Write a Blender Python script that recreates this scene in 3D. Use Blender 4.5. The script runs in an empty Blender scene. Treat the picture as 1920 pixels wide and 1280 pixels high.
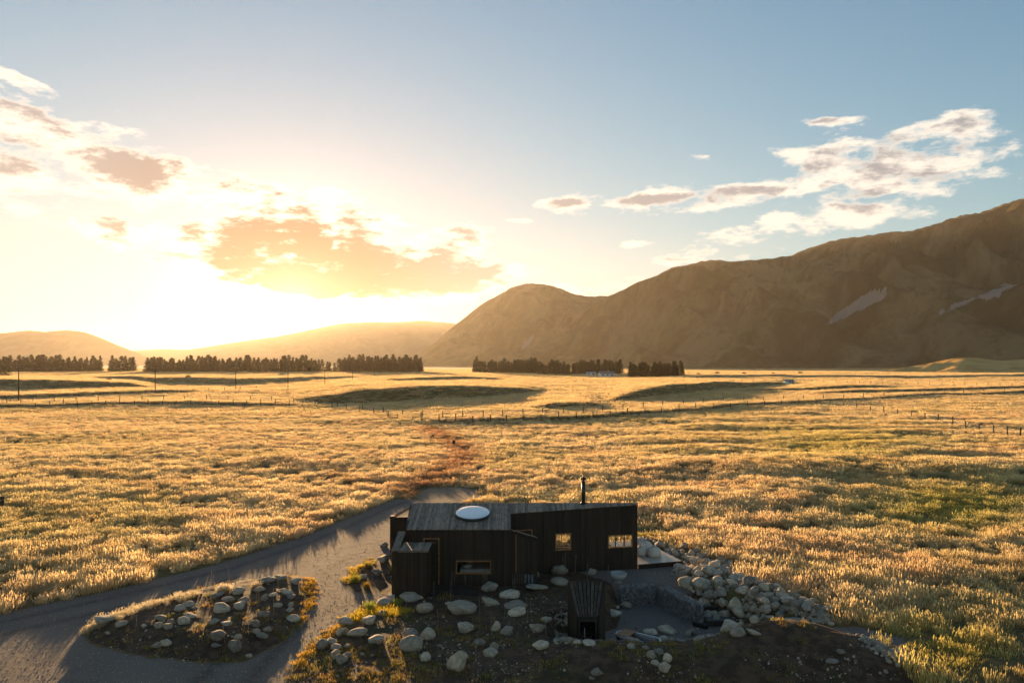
import bpy, bmesh, math, random
import numpy as np
from mathutils import Vector, Matrix, Euler
R = math.radians
random.seed(7); RNG = np.random.default_rng(7)
SC = bpy.context.scene
COL = SC.collection

# ------------------------------------------------------------------ camera, sky, sun, exposure
F, HZ, CH = 1400.0, 683.0, 10.0            # focal length in photo pixels, horizon row, eye height
cam_d = bpy.data.cameras.new('camera'); cam = bpy.data.objects.new('camera', cam_d); COL.objects.link(cam)
cam.location = (0, 0, CH); cam.rotation_euler = (R(90), 0, 0)
cam_d.sensor_width = 36; cam_d.lens = F/1920*36; cam_d.shift_y = (HZ-640)/1920
cam_d.clip_start = 0.5; cam_d.clip_end = 60000
SC.camera = cam
SUN_AZ, SUN_EL = math.atan2(545-960, F), R(3.9)
SUN = Vector((math.sin(SUN_AZ)*math.cos(SUN_EL), math.cos(SUN_AZ)*math.cos(SUN_EL), math.sin(SUN_EL)))
sd_ = bpy.data.lights.new('sun', 'SUN'); sd_.energy = 5.0; sd_.angle = R(0.6); sd_.color = (1.0, 0.62, 0.29)
sun = bpy.data.objects.new('sun', sd_); COL.objects.link(sun)
sun.rotation_euler = (-SUN).to_track_quat('-Z', 'Y').to_euler(); sun.location = (0, 0, 60)
SC.view_settings.view_transform = 'Standard'; SC.view_settings.look = 'None'
SC.view_settings.exposure = 1.72; SC.view_settings.gamma = 1.0; SC.view_settings.use_curve_mapping = False
SC.cycles.use_denoising = True
SC.cycles.max_bounces = 8; SC.cycles.transparent_max_bounces = 8
SC.cycles.diffuse_bounces = 3; SC.cycles.glossy_bounces = 3; SC.cycles.transmission_bounces = 6; SC.cycles.volume_bounces = 0
SC.cycles.sample_clamp_indirect = 6.0

class NT:
    """small node-tree helper"""
    def __init__(s, tree): s.t = tree; s.n = tree.nodes; s.l = tree.links
    def new(s, typ, **kw):
        n = s.n.new(typ)
        for k, v in kw.items(): setattr(n, k, v)
        return n
    def put(s, sock, v):
        if v is None: return
        if isinstance(v, bpy.types.NodeSocket): s.l.new(v, sock)
        else: sock.default_value = v
    def m(s, op, a, b=None, c=None, clamp=False):
        n = s.new('ShaderNodeMath', operation=op); n.use_clamp = clamp
        s.put(n.inputs[0], a); s.put(n.inputs[1], b); s.put(n.inputs[2], c)
        return n.outputs[0]
    def ramp(s, x, a, b, lo=0.0, hi=1.0, smooth=True):
        n = s.new('ShaderNodeMapRange', interpolation_type='SMOOTHSTEP' if smooth else 'LINEAR')
        s.put(n.inputs[0], x); s.put(n.inputs[1], a); s.put(n.inputs[2], b); s.put(n.inputs[3], lo); s.put(n.inputs[4], hi)
        return n.outputs[0]
    def mix(s, f, a, b, blend='MIX'):
        n = s.new('ShaderNodeMix', data_type='RGBA', blend_type=blend)
        s.put(n.inputs[0], f)
        for k, v in ((6, a), (7, b)):
            if isinstance(v, (tuple, list)) and len(v) == 3: v = (*v, 1)
            s.put(n.inputs[k], v)
        return n.outputs[2]
    def noise(s, vec, scale, detail=4, rough=0.55, dist=0.0, w=None):
        n = s.new('ShaderNodeTexNoise')
        if vec is not None: s.l.new(vec, n.inputs['Vector'])
        n.inputs['Scale'].default_value = scale; n.inputs['Detail'].default_value = detail
        n.inputs['Roughness'].default_value = rough; n.inputs['Distortion'].default_value = dist
        return n.outputs[0]
    def xyz(s, x, y, z):
        n = s.new('ShaderNodeCombineXYZ')
        for i, v in enumerate((x, y, z)): s.put(n.inputs[i], v)
        return n.outputs[0]
    def vm(s, op, a, b=None):
        n = s.new('ShaderNodeVectorMath', operation=op); s.put(n.inputs[0], a); s.put(n.inputs[1], b)
        return n

# ---- world: Nishita sky with sunset clouds laid out over azimuth and elevation
W = bpy.data.worlds.new('World'); SC.world = W; W.use_nodes = True
W.cycles.sampling_method = 'MANUAL'; W.cycles.sample_map_resolution = 512
t = NT(W.node_tree); t.n.clear()
sky = t.new('ShaderNodeTexSky', sky_type='NISHITA'); sky.sun_disc = False
sky.sun_elevation = SUN_EL; sky.sun_rotation = SUN_AZ; sky.altitude = 500
sky.air_density = 1.0; sky.dust_density = 0.35; sky.ozone_density = 1.6
SKY_STRENGTH = 0.085
tc = t.new('ShaderNodeTexCoord'); D = tc.outputs['Generated']
sp = t.new('ShaderNodeSeparateXYZ'); t.l.new(D, sp.inputs[0])
az = t.m('ARCTAN2', sp.outputs[0], sp.outputs[1]); el = t.m('ARCSINE', sp.outputs[2])
dot = t.vm('DOT_PRODUCT', D, tuple(SUN)).outputs['Value']
ang = t.m('ARCCOSINE', t.m('MINIMUM', dot, 0.99999))                        # angle from the sun, radians
def azel(px, row):
    x, z = (px-960)/F, (HZ-row)/F
    return math.atan(x), math.atan(z/math.sqrt(1+x*x))
AE = t.xyz(az, el, 0.0)
def blob(px, row, rx, ry, tilt=0.0):
    a, e = azel(px, row); k = 2.0/F
    mp = t.new('ShaderNodeMapping', vector_type='TEXTURE'); t.l.new(AE, mp.inputs[0])
    mp.inputs['Location'].default_value = (a, e, 0); mp.inputs['Rotation'].default_value = (0, 0, tilt); mp.inputs['Scale'].default_value = (rx*k, ry*k, 1)
    g = t.new('ShaderNodeTexGradient', gradient_type='SPHERICAL'); t.l.new(mp.outputs[0], g.inputs[0])
    return g.outputs['Fac']
def total(items):
    o = items[0]
    for i in items[1:]: o = t.m('ADD', o, i)
    return o
def cloud_noise(off):
    v = t.xyz(t.m('MULTIPLY', az, 1.0), t.m('MULTIPLY', t.m('ADD', el, off), 2.6), 0.37)
    n1 = t.noise(v, 14.0, 7, 0.64, 0.12)
    n2 = t.noise(v, 4.5, 1, 0.5, 0.0)
    return t.m('SUBTRACT', t.m('MULTIPLY', t.m('ADD', t.m('MULTIPLY', n1, 0.75), t.m('MULTIPLY', n2, 0.25)), 1.3), 0.15)
# clouds: (px, row, half-width, half-height, tilt) of each bank; noise breaks them up
BANKS = [(50, 285, 140, 70, -0.25), (230, 330, 190, 60, -0.3), (400, 370, 170, 50, -0.25), (180, 400, 160, 36, -0.2), (560, 440, 170, 62, -0.1), (640, 500, 190, 55, -0.05),
         (830, 518, 180, 46, -0.06), (330, 460, 150, 34, -0.25), (640, 420, 90, 50, 0), (150, 250, 60, 16, -0.2), (860, 440, 60, 18, 0)]
RIGHT = [(1230, 378, 130, 20, 0.0), (1395, 364, 120, 22, 0.02), (1760, 245, 140, 32, 0.04), (1690, 300, 90, 26, 0.1), (1800, 318, 110, 18, 0.04), (1620, 345, 60, 16, 0.2), (1600, 400, 170, 22, 0.1), (1430, 442, 150, 24, 0.05),
         (1305, 294, 34, 9, 0), (1545, 298, 66, 16, 0.1), (1035, 382, 38, 12, 0), (1130, 545, 90, 12, 0.1), (1190, 455, 34, 8, 0), (975, 414, 26, 7, 0), (1320, 480, 110, 16, 0.05), (60, 160, 40, 8, -0.3), (185, 195, 30, 7, -0.2), (1535, 228, 40, 7, 0)]
cover_l = total([blob(*b) for b in BANKS]); cover_r = total([blob(*b) for b in RIGHT])
# unseen cloud beyond the view, added to warm the ambient light; thins towards zenith
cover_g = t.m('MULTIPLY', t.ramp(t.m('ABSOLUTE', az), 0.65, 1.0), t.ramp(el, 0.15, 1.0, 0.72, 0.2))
dense = total([blob(*b) for b in ((850, 516, 150, 30, -0.05), (535, 438, 90, 30, 0.0), (655, 455, 55, 60, 0.0), (430, 500, 120, 18, -0.15), (620, 530, 120, 18, 0.0), (60, 262, 80, 20, -0.1), (245, 335, 60, 16, -0.2), (1225, 372, 90, 8, 0.0), (1410, 356, 110, 9, 0.02), (1790, 228, 60, 12, 0.05))])
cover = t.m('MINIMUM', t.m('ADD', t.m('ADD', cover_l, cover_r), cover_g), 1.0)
def density(off):
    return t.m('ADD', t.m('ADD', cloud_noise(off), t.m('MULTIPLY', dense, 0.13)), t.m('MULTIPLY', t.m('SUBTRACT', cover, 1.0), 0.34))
d0, d1 = density(0.0), density(-0.018)
alpha = t.ramp(d0, 0.385, 0.53)
core = t.m('MULTIPLY', t.ramp(d1, 0.45, 0.60), t.ramp(d0, 0.42, 0.56))      # thick, away from the low sun
near = t.m('EXPONENT', t.m('MULTIPLY', ang, -4.2))                           # nearness to the sun
lit = t.mix(near, (0.37, 0.34, 0.295), (0.52, 0.45, 0.36))
shade = t.mix(t.ramp(near, 0.15, 0.75), (0.125, 0.125, 0.135), (0.075, 0.036, 0.022))
ccol = t.mix(core, lit, shade)
skyc = t.mix(1.0, sky.outputs[0], t.mix(near, (0.66, 1.03, 1.24), (0.92, 0.92, 1.34)), 'MULTIPLY')
skyc = t.mix(1.0, skyc, (SKY_STRENGTH,)*3, 'MULTIPLY')
sc_ = t.new('ShaderNodeSeparateColor'); t.l.new(skyc, sc_.inputs[0]); cc_ = t.new('ShaderNodeCombineColor')
for k_, lim in enumerate((0.345, 0.312, 0.315)):                                # soft clip per channel: holds the sky glare near the sun to cream
    c_ = sc_.outputs[k_]; t.l.new(t.m('DIVIDE', c_, t.m('SQRT', t.m('ADD', 1.0, t.m('POWER', t.m('DIVIDE', c_, lim), 2.0)))), cc_.inputs[k_])
skyc = t.mix(t.m('EXPONENT', t.m('MULTIPLY', ang, -32.0)), cc_.outputs[0], (9.0, 7.2, 4.6))
full = t.mix(t.m('MULTIPLY', alpha, 0.93), skyc, ccol)
bg = t.new('ShaderNodeBackground'); t.l.new(full, bg.inputs[0]); bg.inputs[1].default_value = 0.87
o_ = t.new('ShaderNodeOutputWorld'); t.l.new(bg.outputs[0], o_.inputs[0])

# ------------------------------------------------------------------ helpers
def G(px, row, z=0.0):
    """ground point under a photo pixel for ground at height z"""
    Y = F*(CH-z)/(row-HZ); return ((px-960)*Y/F, Y)
def at(px, row, Y):
    return Vector(((px-960)*Y/F, Y, CH-(row-HZ)*Y/F))
def tag(o, label=None, cat=None, group=None, kind=None):
    for k, v in (('label', label), ('category', cat), ('group', group), ('kind', kind)):
        if v: o[k] = v
    return o
def empty(name, loc=(0, 0, 0), rz=0.0):
    o = bpy.data.objects.new(name, None); COL.objects.link(o); o.location = loc; o.rotation_euler = (0, 0, rz)
    o.empty_display_size = 0.3
    return o
def link(name, me, parent=None, loc=None, mat=None):
    o = bpy.data.objects.new(name, me); COL.objects.link(o)
    if mat and not me.materials: me.materials.append(mat)
    if parent:
        o.parent = parent
    if loc is not None: o.location = loc
    return o
class MB:
    """collects boxes, hexahedra, tubes and lathes into one mesh"""
    def __init__(s): s.v = []; s.f = []; s.sm = []
    def hexa(s, p):
        b = len(s.v); s.v += [tuple(q) for q in p]          # bottom 0-3 counter-clockwise, top 4-7
        for f in ((3, 2, 1, 0), (4, 5, 6, 7), (0, 1, 5, 4), (1, 2, 6, 5), (2, 3, 7, 6), (3, 0, 4, 7)):
            s.f.append(tuple(b+i for i in f)); s.sm.append(False)
        return s
    def box(s, x0, x1, y0, y1, z0, z1):
        return s.hexa([(x0, y0, z0), (x1, y0, z0), (x1, y1, z0), (x0, y1, z0), (x0, y0, z1), (x1, y0, z1), (x1, y1, z1), (x0, y1, z1)])
    def tube(s, p0, p1, r0, r1=None, n=10, cap=True):
        p0, p1 = Vector(p0), Vector(p1); r1 = r0 if r1 is None else r1
        d = (p1-p0).normalized(); a = d.orthogonal().normalized(); c = d.cross(a)
        b = len(s.v)
        for p, r in ((p0, r0), (p1, r1)):
            for i in range(n):
                w = 2*math.pi*i/n; s.v.append(tuple(p + a*(r*math.cos(w)) + c*(r*math.sin(w))))
        for i in range(n):
            j = (i+1) % n; s.f.append((b+i, b+j, b+n+j, b+n+i)); s.sm.append(True)
        if cap:
            s.f.append(tuple(b+i for i in reversed(range(n)))); s.f.append(tuple(b+n+i for i in range(n))); s.sm += [False, False]
        return s
    def lathe(s, prof, n=20, sx=1.0, sy=1.0, off=(0, 0, 0), warp=None):
        b = len(s.v)
        for k, (r, z) in enumerate(prof):
            for i in range(n):
                w = 2*math.pi*i/n; x, y = r*math.cos(w)*sx, r*math.sin(w)*sy
                q = Vector((x+off[0], y+off[1], z+off[2])); s.v.append(tuple(warp(q) if warp else q))
        for k in range(len(prof)-1):
            for i in range(n):
                j = (i+1) % n; s.f.append((b+k*n+i, b+k*n+j, b+(k+1)*n+j, b+(k+1)*n+i)); s.sm.append(True)
        return s
    def mesh(s, name, mat):
        me = bpy.data.meshes.new(name); me.from_pydata(s.v, [], s.f)
        me.polygons.foreach_set('use_smooth', s.sm); me.materials.append(mat); me.update()
        return me
    def build(s, name, mat, parent=None, loc=None):
        return link(name, s.mesh(name, mat), parent, loc)
def copy_tree(o, parent=None):
    c = o.copy(); COL.objects.link(c); c.parent = parent
    for ch in o.children: copy_tree(ch, c)
    return c

# value noise in numpy
def _hash(ix, iy, seed):
    h = (ix*374761393 + iy*668265263 + seed*974634777) & 0x7fffffff
    h = ((h ^ (h >> 13))*1274126177) & 0x7fffffff
    return ((h ^ (h >> 16)) & 0xffff)/65535.0
def vnoise(x, y, seed=0):
    x, y = np.asarray(x, float), np.asarray(y, float)
    ix, iy = np.floor(x).astype(np.int64), np.floor(y).astype(np.int64); fx, fy = x-ix, y-iy
    fx = fx*fx*(3-2*fx); fy = fy*fy*(3-2*fy)
    a, b = _hash(ix, iy, seed), _hash(ix+1, iy, seed); c, d = _hash(ix, iy+1, seed), _hash(ix+1, iy+1, seed)
    return (a+(b-a)*fx)*(1-fy) + (c+(d-c)*fx)*fy
def fbm(x, y, oct=4, seed=0, gain=0.5):
    s = 0; a = 1.0; n = 0
    for k in range(oct):
        s = s + a*vnoise(np.asarray(x)*2**k, np.asarray(y)*2**k, seed+k*17); n += a; a *= gain
    return s/n
def sstep(a, b, x):
    q = np.clip((x-a)/(b-a), 0, 1); return q*q*(3-2*q)
def sdist(x, y, poly):
    """signed distance to a polygon, negative inside"""
    x, y = np.asarray(x, float), np.asarray(y, float)
    d = np.full(x.shape, 1e18); ins = np.zeros(x.shape, bool); n = len(poly)
    for i in range(n):
        (ax, ay), (bx, by) = poly[i], poly[(i+1) % n]
        ex, ey = bx-ax, by-ay; wx, wy = x-ax, y-ay
        k = np.clip((wx*ex+wy*ey)/(ex*ex+ey*ey+1e-12), 0, 1)
        d = np.minimum(d, (wx-ex*k)**2+(wy-ey*k)**2)
        c = (ay > y) != (by > y)
        with np.errstate(divide='ignore', invalid='ignore'):
            xi = ax+(y-ay)*ex/np.where(ey == 0, 1e-12, ey)
        ins ^= c & (x < xi)
    return np.where(ins, -1, 1)*np.sqrt(d)

# ------------------------------------------------------------------ lie of the land
def poly(pts, z=0.0): return [G(p, r, z) for p, r in pts]
PIT = [(4.9, 33.5), (6.35, 33.75), (8.25, 31.9), (9.6, 31.0), (9.4, 29.5), (7.7, 27.6), (6.0, 26.9), (4.4, 26.9), (1.95, 26.9), (1.95, 28.0), (2.0, 29.2), (3.6, 30.0), (4.3, 30.6), (4.6, 31.8)]
ISLAND = poly([(148, 1178), (240, 1140), (330, 1112), (450, 1088), (540, 1078), (592, 1083), (588, 1120), (570, 1165), (530, 1205), (460, 1240), (380, 1243), (250, 1228), (165, 1205)])
ROAD = poly([(-900, 1330), (-700, 1240), (-300, 1195), (0, 1150), (120, 1125), (220, 1103), (400, 1060), (560, 1009), (650, 973), (700, 950), (745, 936), (800, 938), (905, 944), (990, 960), (900, 1010), (780, 1030),
             (735, 1040), (690, 1046), (656, 1072), (648, 1096), (668, 1110), (745, 1113), (748, 1128), (690, 1138), (640, 1163), (596, 1200), (545, 1262), (500, 1330), (440, 1500)])
BED = poly([(735, 1040), (690, 1046), (656, 1072), (648, 1096), (668, 1110), (745, 1113), (748, 1128), (690, 1138), (640, 1163), (596, 1200), (545, 1262), (500, 1330), (440, 1500), (1500, 1500),
            (1760, 1330), (1690, 1260), (1640, 1222), (1575, 1180), (1520, 1166), (1440, 1150), (1300, 1100), (1262, 1072), (1120, 1066), (1000, 1060), (800, 1050)])
TERRACE = poly([(1085, 1072), (1200, 1062), (1290, 1052), (1275, 1075), (1300, 1108), (1240, 1102), (1165, 1103), (1140, 1090)])
YARD = poly([(1560, 1172), (1620, 1172), (1700, 1196), (1690, 1212), (1590, 1204)])
BARE = poly([(775, 930), (800, 917), (850, 912), (895, 920), (905, 934), (860, 941), (800, 940)])
CREST = [(1000, 1230, .25), (1040, 1206, .38), (1130, 1209, .42), (1250, 1212, .45), (1330, 1204, .52), (1390, 1184, .75), (1440, 1164, .92), (1490, 1163, .95), (1540, 1180, .8), (1600, 1212, .5), (1670, 1255, .15)]
CREST = [(*G(p, r, z), z) for p, r, z in CREST]
PILE = poly([(1262, 1078), (1290, 1052), (1350, 1066), (1420, 1092), (1480, 1118), (1540, 1138), (1568, 1150), (1545, 1168), (1490, 1163), (1440, 1158), (1395, 1150), (1345, 1130), (1300, 1104)])
# far terraces: (px, row of the foot, height) along each bank that faces the camera
SCARPS = [([(770, 789, 0), (840, 795, .25), (1000, 790, .4), (1150, 783, .45), (1300, 771, .5), (1450, 758, .5), (1700, 746, .5), (1950, 736, .6), (2400, 722, .5)], 30, .6),
          ([(-500, 772, .5), (0, 763, .6), (200, 761, .6), (450, 759, .6), (560, 760, .4), (640, 766, 0)], 40, .5),
          ([(540, 752, 0), (600, 756, 1.2), (680, 757, 2.4), (800, 752, 2.6), (900, 747, 2.2), (980, 740, 1.2), (1020, 735, 0)], 260, .3),
          ([(990, 772, 0), (1040, 772, .9), (1100, 768, .8), (1130, 764, 0)], 60, .3),
          ([(1130, 757, 0), (1190, 750, 1.5), (1260, 742, 2.2), (1350, 731, 2.2), (1440, 724, 1.4), (1490, 719, 0)], 260, .3),
          ([(-600, 740, 2.0), (0, 733, 2.6), (120, 732, 2.4), (240, 729, 1.6), (290, 728, 0)], 250, .3),
          ([(140, 712, 0), (250, 716, 1.6), (350, 720, 2.4), (440, 720, 2.0), (600, 712, 1.6), (700, 706, 0)], 300, .25),
          ([(1390, 734, 0), (1500, 733, .9), (1620, 731, .9), (1690, 727, 0)], 200, .3),
          ([(1240, 711, 0), (1330, 711, 1.0), (1500, 708, 1.2), (1700, 709, 1.2), (2000, 706, 1.0)], 200, .3),
          ([(1500, 741, 0), (1600, 739, .7), (1750, 735, .8), (1920, 730, .8), (2200, 722, .5)], 60, .4),
          ([(-300, 752, .6), (60, 750, .7), (200, 744, .7), (330, 738, .6), (420, 735, 0)], 40, .5),
          ([(700, 716, 0), (780, 722, 1.3), (900, 717, 1.3), (960, 712, 0)], 250, .3)]
def far_height(x, y):
    u = 960+F*x/np.maximum(y, 1.0); z = 0.0
    z = z + (fbm(x/90, y/90, 3, 5)-0.5)*1.6*sstep(70, 220, y)
    z = z + (fbm(x/400, y/400, 2, 9)-0.5)*3.0*sstep(250, 700, y)
    z = z + (fbm(x/22, y/22, 3, 15)-0.5)*0.7*sstep(45, 80, y)
    z = z + (fbm(x/11, y/7, 2, 19)-0.5)*0.9*sstep(4, 20, x)*sstep(42, 54, y)*(1-sstep(110, 200, y))
    for pts, L, k in SCARPS:
        P = np.array(pts); row = np.interp(u, P[:, 0], P[:, 1]); h = np.interp(u, P[:, 0], P[:, 2])
        yb = F*CH/(row-HZ); yb = yb*(1+0.03*(fbm(x/14, y/60, 2, 31)-0.5))
        d = y-yb; w = np.maximum(h/k, 1.0)
        h = h*1.35
        z = z + h*sstep(0, 1, d/w)*np.where(d > w, np.exp(-np.maximum(d-w, 0)/L), 1.0)
    # the gully on the right of the meadow, shaded on the side that faces the camera
    z = z + 0.65*sstep(0, 1, (y-(62-0.30*(x-22)))/10)*np.exp(-np.maximum(y-72, 0)/45)*sstep(8, 26, x)*(1-sstep(95, 150, y))
    return z
def height(x, y):
    x, y = np.asarray(x, float), np.asarray(y, float)
    z = far_height(x, y)*sstep(40, 60, y)
    loc = (y < 52) & (np.abs(x) < 45)
    if loc.any():
        xs, ys = x[loc], y[loc]; q = np.zeros(xs.shape)
        q += (fbm(xs/5, ys/5, 3, 3)-0.5)*0.22*sstep(0.0, 3.0, sdist(xs, ys, ROAD))*sstep(0, 2, sdist(xs, ys, TERRACE))*(1-sstep(-6, 0, -np.hypot(xs-1, ys-36)+1))
        q += 0.42*sstep(0.0, 1.7, -sdist(xs, ys, ISLAND))
        bed = sstep(0.0, 2.2, -sdist(xs, ys, BED))
        q += bed*0.16*(1-sstep(31, 33, ys))
        # berm
        best = np.zeros(xs.shape)
        for (ax, ay, az_), (bx, by, bz) in zip(CREST[:-1], CREST[1:]):
            ex, ey = bx-ax, by-ay; k = np.clip(((xs-ax)*ex+(ys-ay)*ey)/(ex*ex+ey*ey), 0, 1)
            dx, dy = xs-ax-ex*k, ys-ay-ey*k; dd = np.hypot(dx, dy)
            wid = np.where(dy > 0, 0.95, 2.3)
            best = np.maximum(best, (az_+(bz-az_)*k)*np.exp(-(dd/wid)**2))
        pit = 1-sstep(0.0, 0.75, sdist(xs, ys, PIT))
        q = q*(1-pit) - 0.8*pit
        q = np.where(best > 0.02, np.maximum(q, best), q)
        q += 0.35*sstep(0.1, 1.0, -sdist(xs, ys, PILE))
        q += (fbm(xs*1.3, ys*1.3, 3, 41)-0.5)*0.10*np.maximum(bed, sstep(0, .6, -sdist(xs, ys, ISLAND)))*(1-pit)
        q -= 0.9*sstep(0, 3.5, 24.3-ys)*sstep(-2, 3, xs)            # front of the berm runs on down
        z[loc] = z[loc] + q
    return z
TX = np.linspace(-45, 45, 901); TY = np.linspace(18, 60, 421); TU = np.linspace(-1.1, 1.1, 360); TL = np.linspace(math.log(55), math.log(6000), 420)
_x, _y = np.meshgrid(TX, TY); TN = height(_x.ravel(), _y.ravel()).reshape(_x.shape)
_u, _l = np.meshgrid(TU, TL); _y = np.exp(_l); TF = height((_u*_y).ravel(), _y.ravel()).reshape(_u.shape)
def hz(x, y):
    """ground height from a table"""
    if y < 59 and abs(x) < 44.5: T, a, b = TN, (x+45)/.1, (y-18)/.1
    else: T, a, b = TF, (x/y+1.1)/2.2*359, (math.log(max(y, 56))-TL[0])/(TL[1]-TL[0])
    a = min(max(a, 0), T.shape[1]-1.001); b = min(max(b, 0), T.shape[0]-1.001); i, j = int(a), int(b); a -= i; b -= j
    return float((T[j, i]*(1-a)+T[j, i+1]*a)*(1-b)+(T[j+1, i]*(1-a)+T[j+1, i+1]*a)*b)
def inside(x, y, P):
    c = False; n = len(P)
    for i in range(n):
        (ax, ay), (bx, by) = P[i], P[(i+1) % n]
        if (ay > y) != (by > y) and x < ax+(y-ay)*(bx-ax)/(by-ay): c = not c
    return c
def grow(P, d):
    cx = sum(p[0] for p in P)/len(P); cy = sum(p[1] for p in P)/len(P); return [(x+d*(x-cx)/max(math.hypot(x-cx, y-cy), .1), y+d*(y-cy)/max(math.hypot(x-cx, y-cy), .1)) for x, y in P]
def ground_at(px, row):
    """where the ray through a photo pixel meets the ground"""
    z = 0.0
    for _ in range(12):
        x, y = G(px, row, z); z = 0.5*z + 0.5*hz(x, y)
    x, y = G(px, row, z); return Vector((x, y, hz(x, y)))

# ------------------------------------------------------------------ materials
def material(name):
    m = bpy.data.materials.new(name); m.use_nodes = True
    n = NT(m.node_tree); b = m.node_tree.nodes['Principled BSDF']
    return m, n, b
def bump(n, b, h, strength=0.4, dist=0.02):
    k = n.new('ShaderNodeBump'); k.inputs['Strength'].default_value = strength; k.inputs['Distance'].default_value = dist
    n.l.new(h, k.inputs['Height']); n.l.new(k.outputs[0], b.inputs['Normal'])
def position(n): return n.new('ShaderNodeNewGeometry').outputs['Position']
def rand(n): return n.new('ShaderNodeObjectInfo').outputs['Random']

def ground_material():
    m, n, b = material('ground'); P = position(n)
    a = n.new('ShaderNodeVertexColor', layer_name='zone'); s = n.new('ShaderNodeSeparateColor'); n.l.new(a.outputs[0], s.inputs[0])
    jit = n.m('MULTIPLY', n.m('SUBTRACT', n.noise(P, 3.0, 5, 0.65), 0.5), 0.9)
    def edge(ch): return n.ramp(n.m('ADD', ch, jit), 0.42, 0.58)
    grav, soil, bare = edge(s.outputs[0]), edge(s.outputs[1]), edge(s.outputs[2])
    n1 = n.noise(P, 0.35, 5, 0.6); n2 = n.noise(P, 2.5, 5, 0.6); n3 = n.noise(P, 30, 3, 0.7); n4 = n.noise(P, 0.02, 4, 0.6)
    mead = n.mix(n.ramp(n1, 0.4, 0.62), (0.14, 0.085, 0.030), (0.09, 0.082, 0.022))
    mead = n.mix(n.ramp(n2, 0.35, 0.7), mead, (0.20, 0.13, 0.05))
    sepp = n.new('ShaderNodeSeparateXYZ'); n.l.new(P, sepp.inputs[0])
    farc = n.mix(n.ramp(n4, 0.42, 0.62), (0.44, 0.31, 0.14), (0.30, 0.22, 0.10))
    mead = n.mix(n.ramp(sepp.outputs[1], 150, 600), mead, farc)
    gcol = n.mix(n.ramp(n3, 0.35, 0.7), (0.115, 0.09, 0.075), (0.26, 0.205, 0.165))
    gcol = n.mix(n.ramp(n1, 0.4, 0.65, 0, 0.45), gcol, (0.22, 0.18, 0.145))
    gcol = n.mix(n.m('MULTIPLY', a.outputs[1], n.ramp(n2, 0.3, 0.6, 0.25, 0.8)), gcol, (0.085, 0.066, 0.054))
    scol = n.mix(n.ramp(n2, 0.4, 0.62), (0.058, 0.031, 0.016), (0.115, 0.066, 0.035))
    scol = n.mix(n.ramp(n3, 0.62, 0.72, 0, 0.8), scol, (0.26, 0.22, 0.18))
    scol = n.mix(n.ramp(n1, 0.5, 0.66, 0, 0.55), scol, (0.06, 0.065, 0.02))
    bcol = n.mix(n.ramp(n2, 0.4, 0.62), (0.20, 0.15, 0.10), (0.28, 0.20, 0.14))
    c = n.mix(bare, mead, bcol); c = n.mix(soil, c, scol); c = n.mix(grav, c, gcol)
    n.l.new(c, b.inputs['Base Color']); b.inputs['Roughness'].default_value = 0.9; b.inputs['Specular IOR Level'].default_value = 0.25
    h = n.m('ADD', n.m('MULTIPLY', n3, 0.6), n2); bump(n, b, h, 0.9, 0.05)
    return m
M = {}
M['ground'] = ground_material()

def timber(name, c0, c1, rough=0.75, grain=(14, 14, 0.9), var=0.35, spec=0.3):
    """boards: grain along the local long axis (z), tone differs from board to board"""
    m, n, b = material(name); co = n.new('ShaderNodeTexCoord').outputs['Object']
    r = rand(n)
    mp = n.new('ShaderNodeMapping'); n.l.new(co, mp.inputs[0]); mp.inputs['Scale'].default_value = grain
    g = n.noise(n.vm('ADD', mp.outputs[0], n.xyz(n.m('MULTIPLY', r, 37.0), 0.0, n.m('MULTIPLY', r, 11.0))).outputs[0], 1.0, 6, 0.65, 0.4)
    c = n.mix(n.ramp(g, 0.3, 0.7), c0, c1)
    c = n.mix(1.0, c, n.xyz(*[n.ramp(r, 0, 1, 1-var, 1+var, False)]*3), 'MULTIPLY')
    n.l.new(c, b.inputs['Base Color']); b.inputs['Roughness'].default_value = rough; b.inputs['Specular IOR Level'].default_value = spec
    bump(n, b, g, 0.35, 0.006)
    return m
M['char'] = timber('charred_cladding', (0.016, 0.0105, 0.0065), (0.038, 0.025, 0.0145), 0.62)
M['roofwood'] = timber('weathered_roof_board', (0.15, 0.104, 0.070), (0.36, 0.265, 0.185), 0.7, (10, 1.6, 10), 0.4)
M['darkwood'] = timber('dark_timber', (0.020, 0.015, 0.011), (0.045, 0.034, 0.025), 0.7, (8, 8, 8), 0.3)
M['shedroof'] = timber('shed_roof_board', (0.045, 0.034, 0.022), (0.10, 0.076, 0.05), 0.7, (10, 1.5, 10), 0.3)
M['frame'] = timber('cedar_frame', (0.20, 0.085, 0.028), (0.36, 0.17, 0.06), 0.5, (8, 8, 8), 0.15)
M['deck'] = timber('pale_deck_board', (0.38, 0.30, 0.22), (0.56, 0.46, 0.35), 0.38, (8, 8, 8), 0.15, 0.7)
M['post'] = timber('fence_post_wood', (0.05, 0.038, 0.028), (0.10, 0.08, 0.06), 0.85, (3, 3, 3), 0.3)
def plain(name, c, rough=0.6, metal=0.0, ns=20.0, var=0.25):
    m, n, b = material(name); g = n.noise(n.new('ShaderNodeTexCoord').outputs['Object'], ns, 4, 0.6)
    n.l.new(n.mix(g, tuple(v*(1-var) for v in c), tuple(v*(1+var) for v in c)), b.inputs['Base Color'])
    b.inputs['Roughness'].default_value = rough; b.inputs['Metallic'].default_value = metal
    return m
M['black'] = plain('black_metal', (0.012, 0.011, 0.010), 0.45)
M['steel'] = plain('galvanised_steel', (0.30, 0.30, 0.30), 0.42, 0.85)
M['rim'] = plain('pale_rim', (0.72, 0.70, 0.66), 0.4)
M['white'] = plain('white_paint', (0.72, 0.71, 0.68), 0.6)
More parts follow.
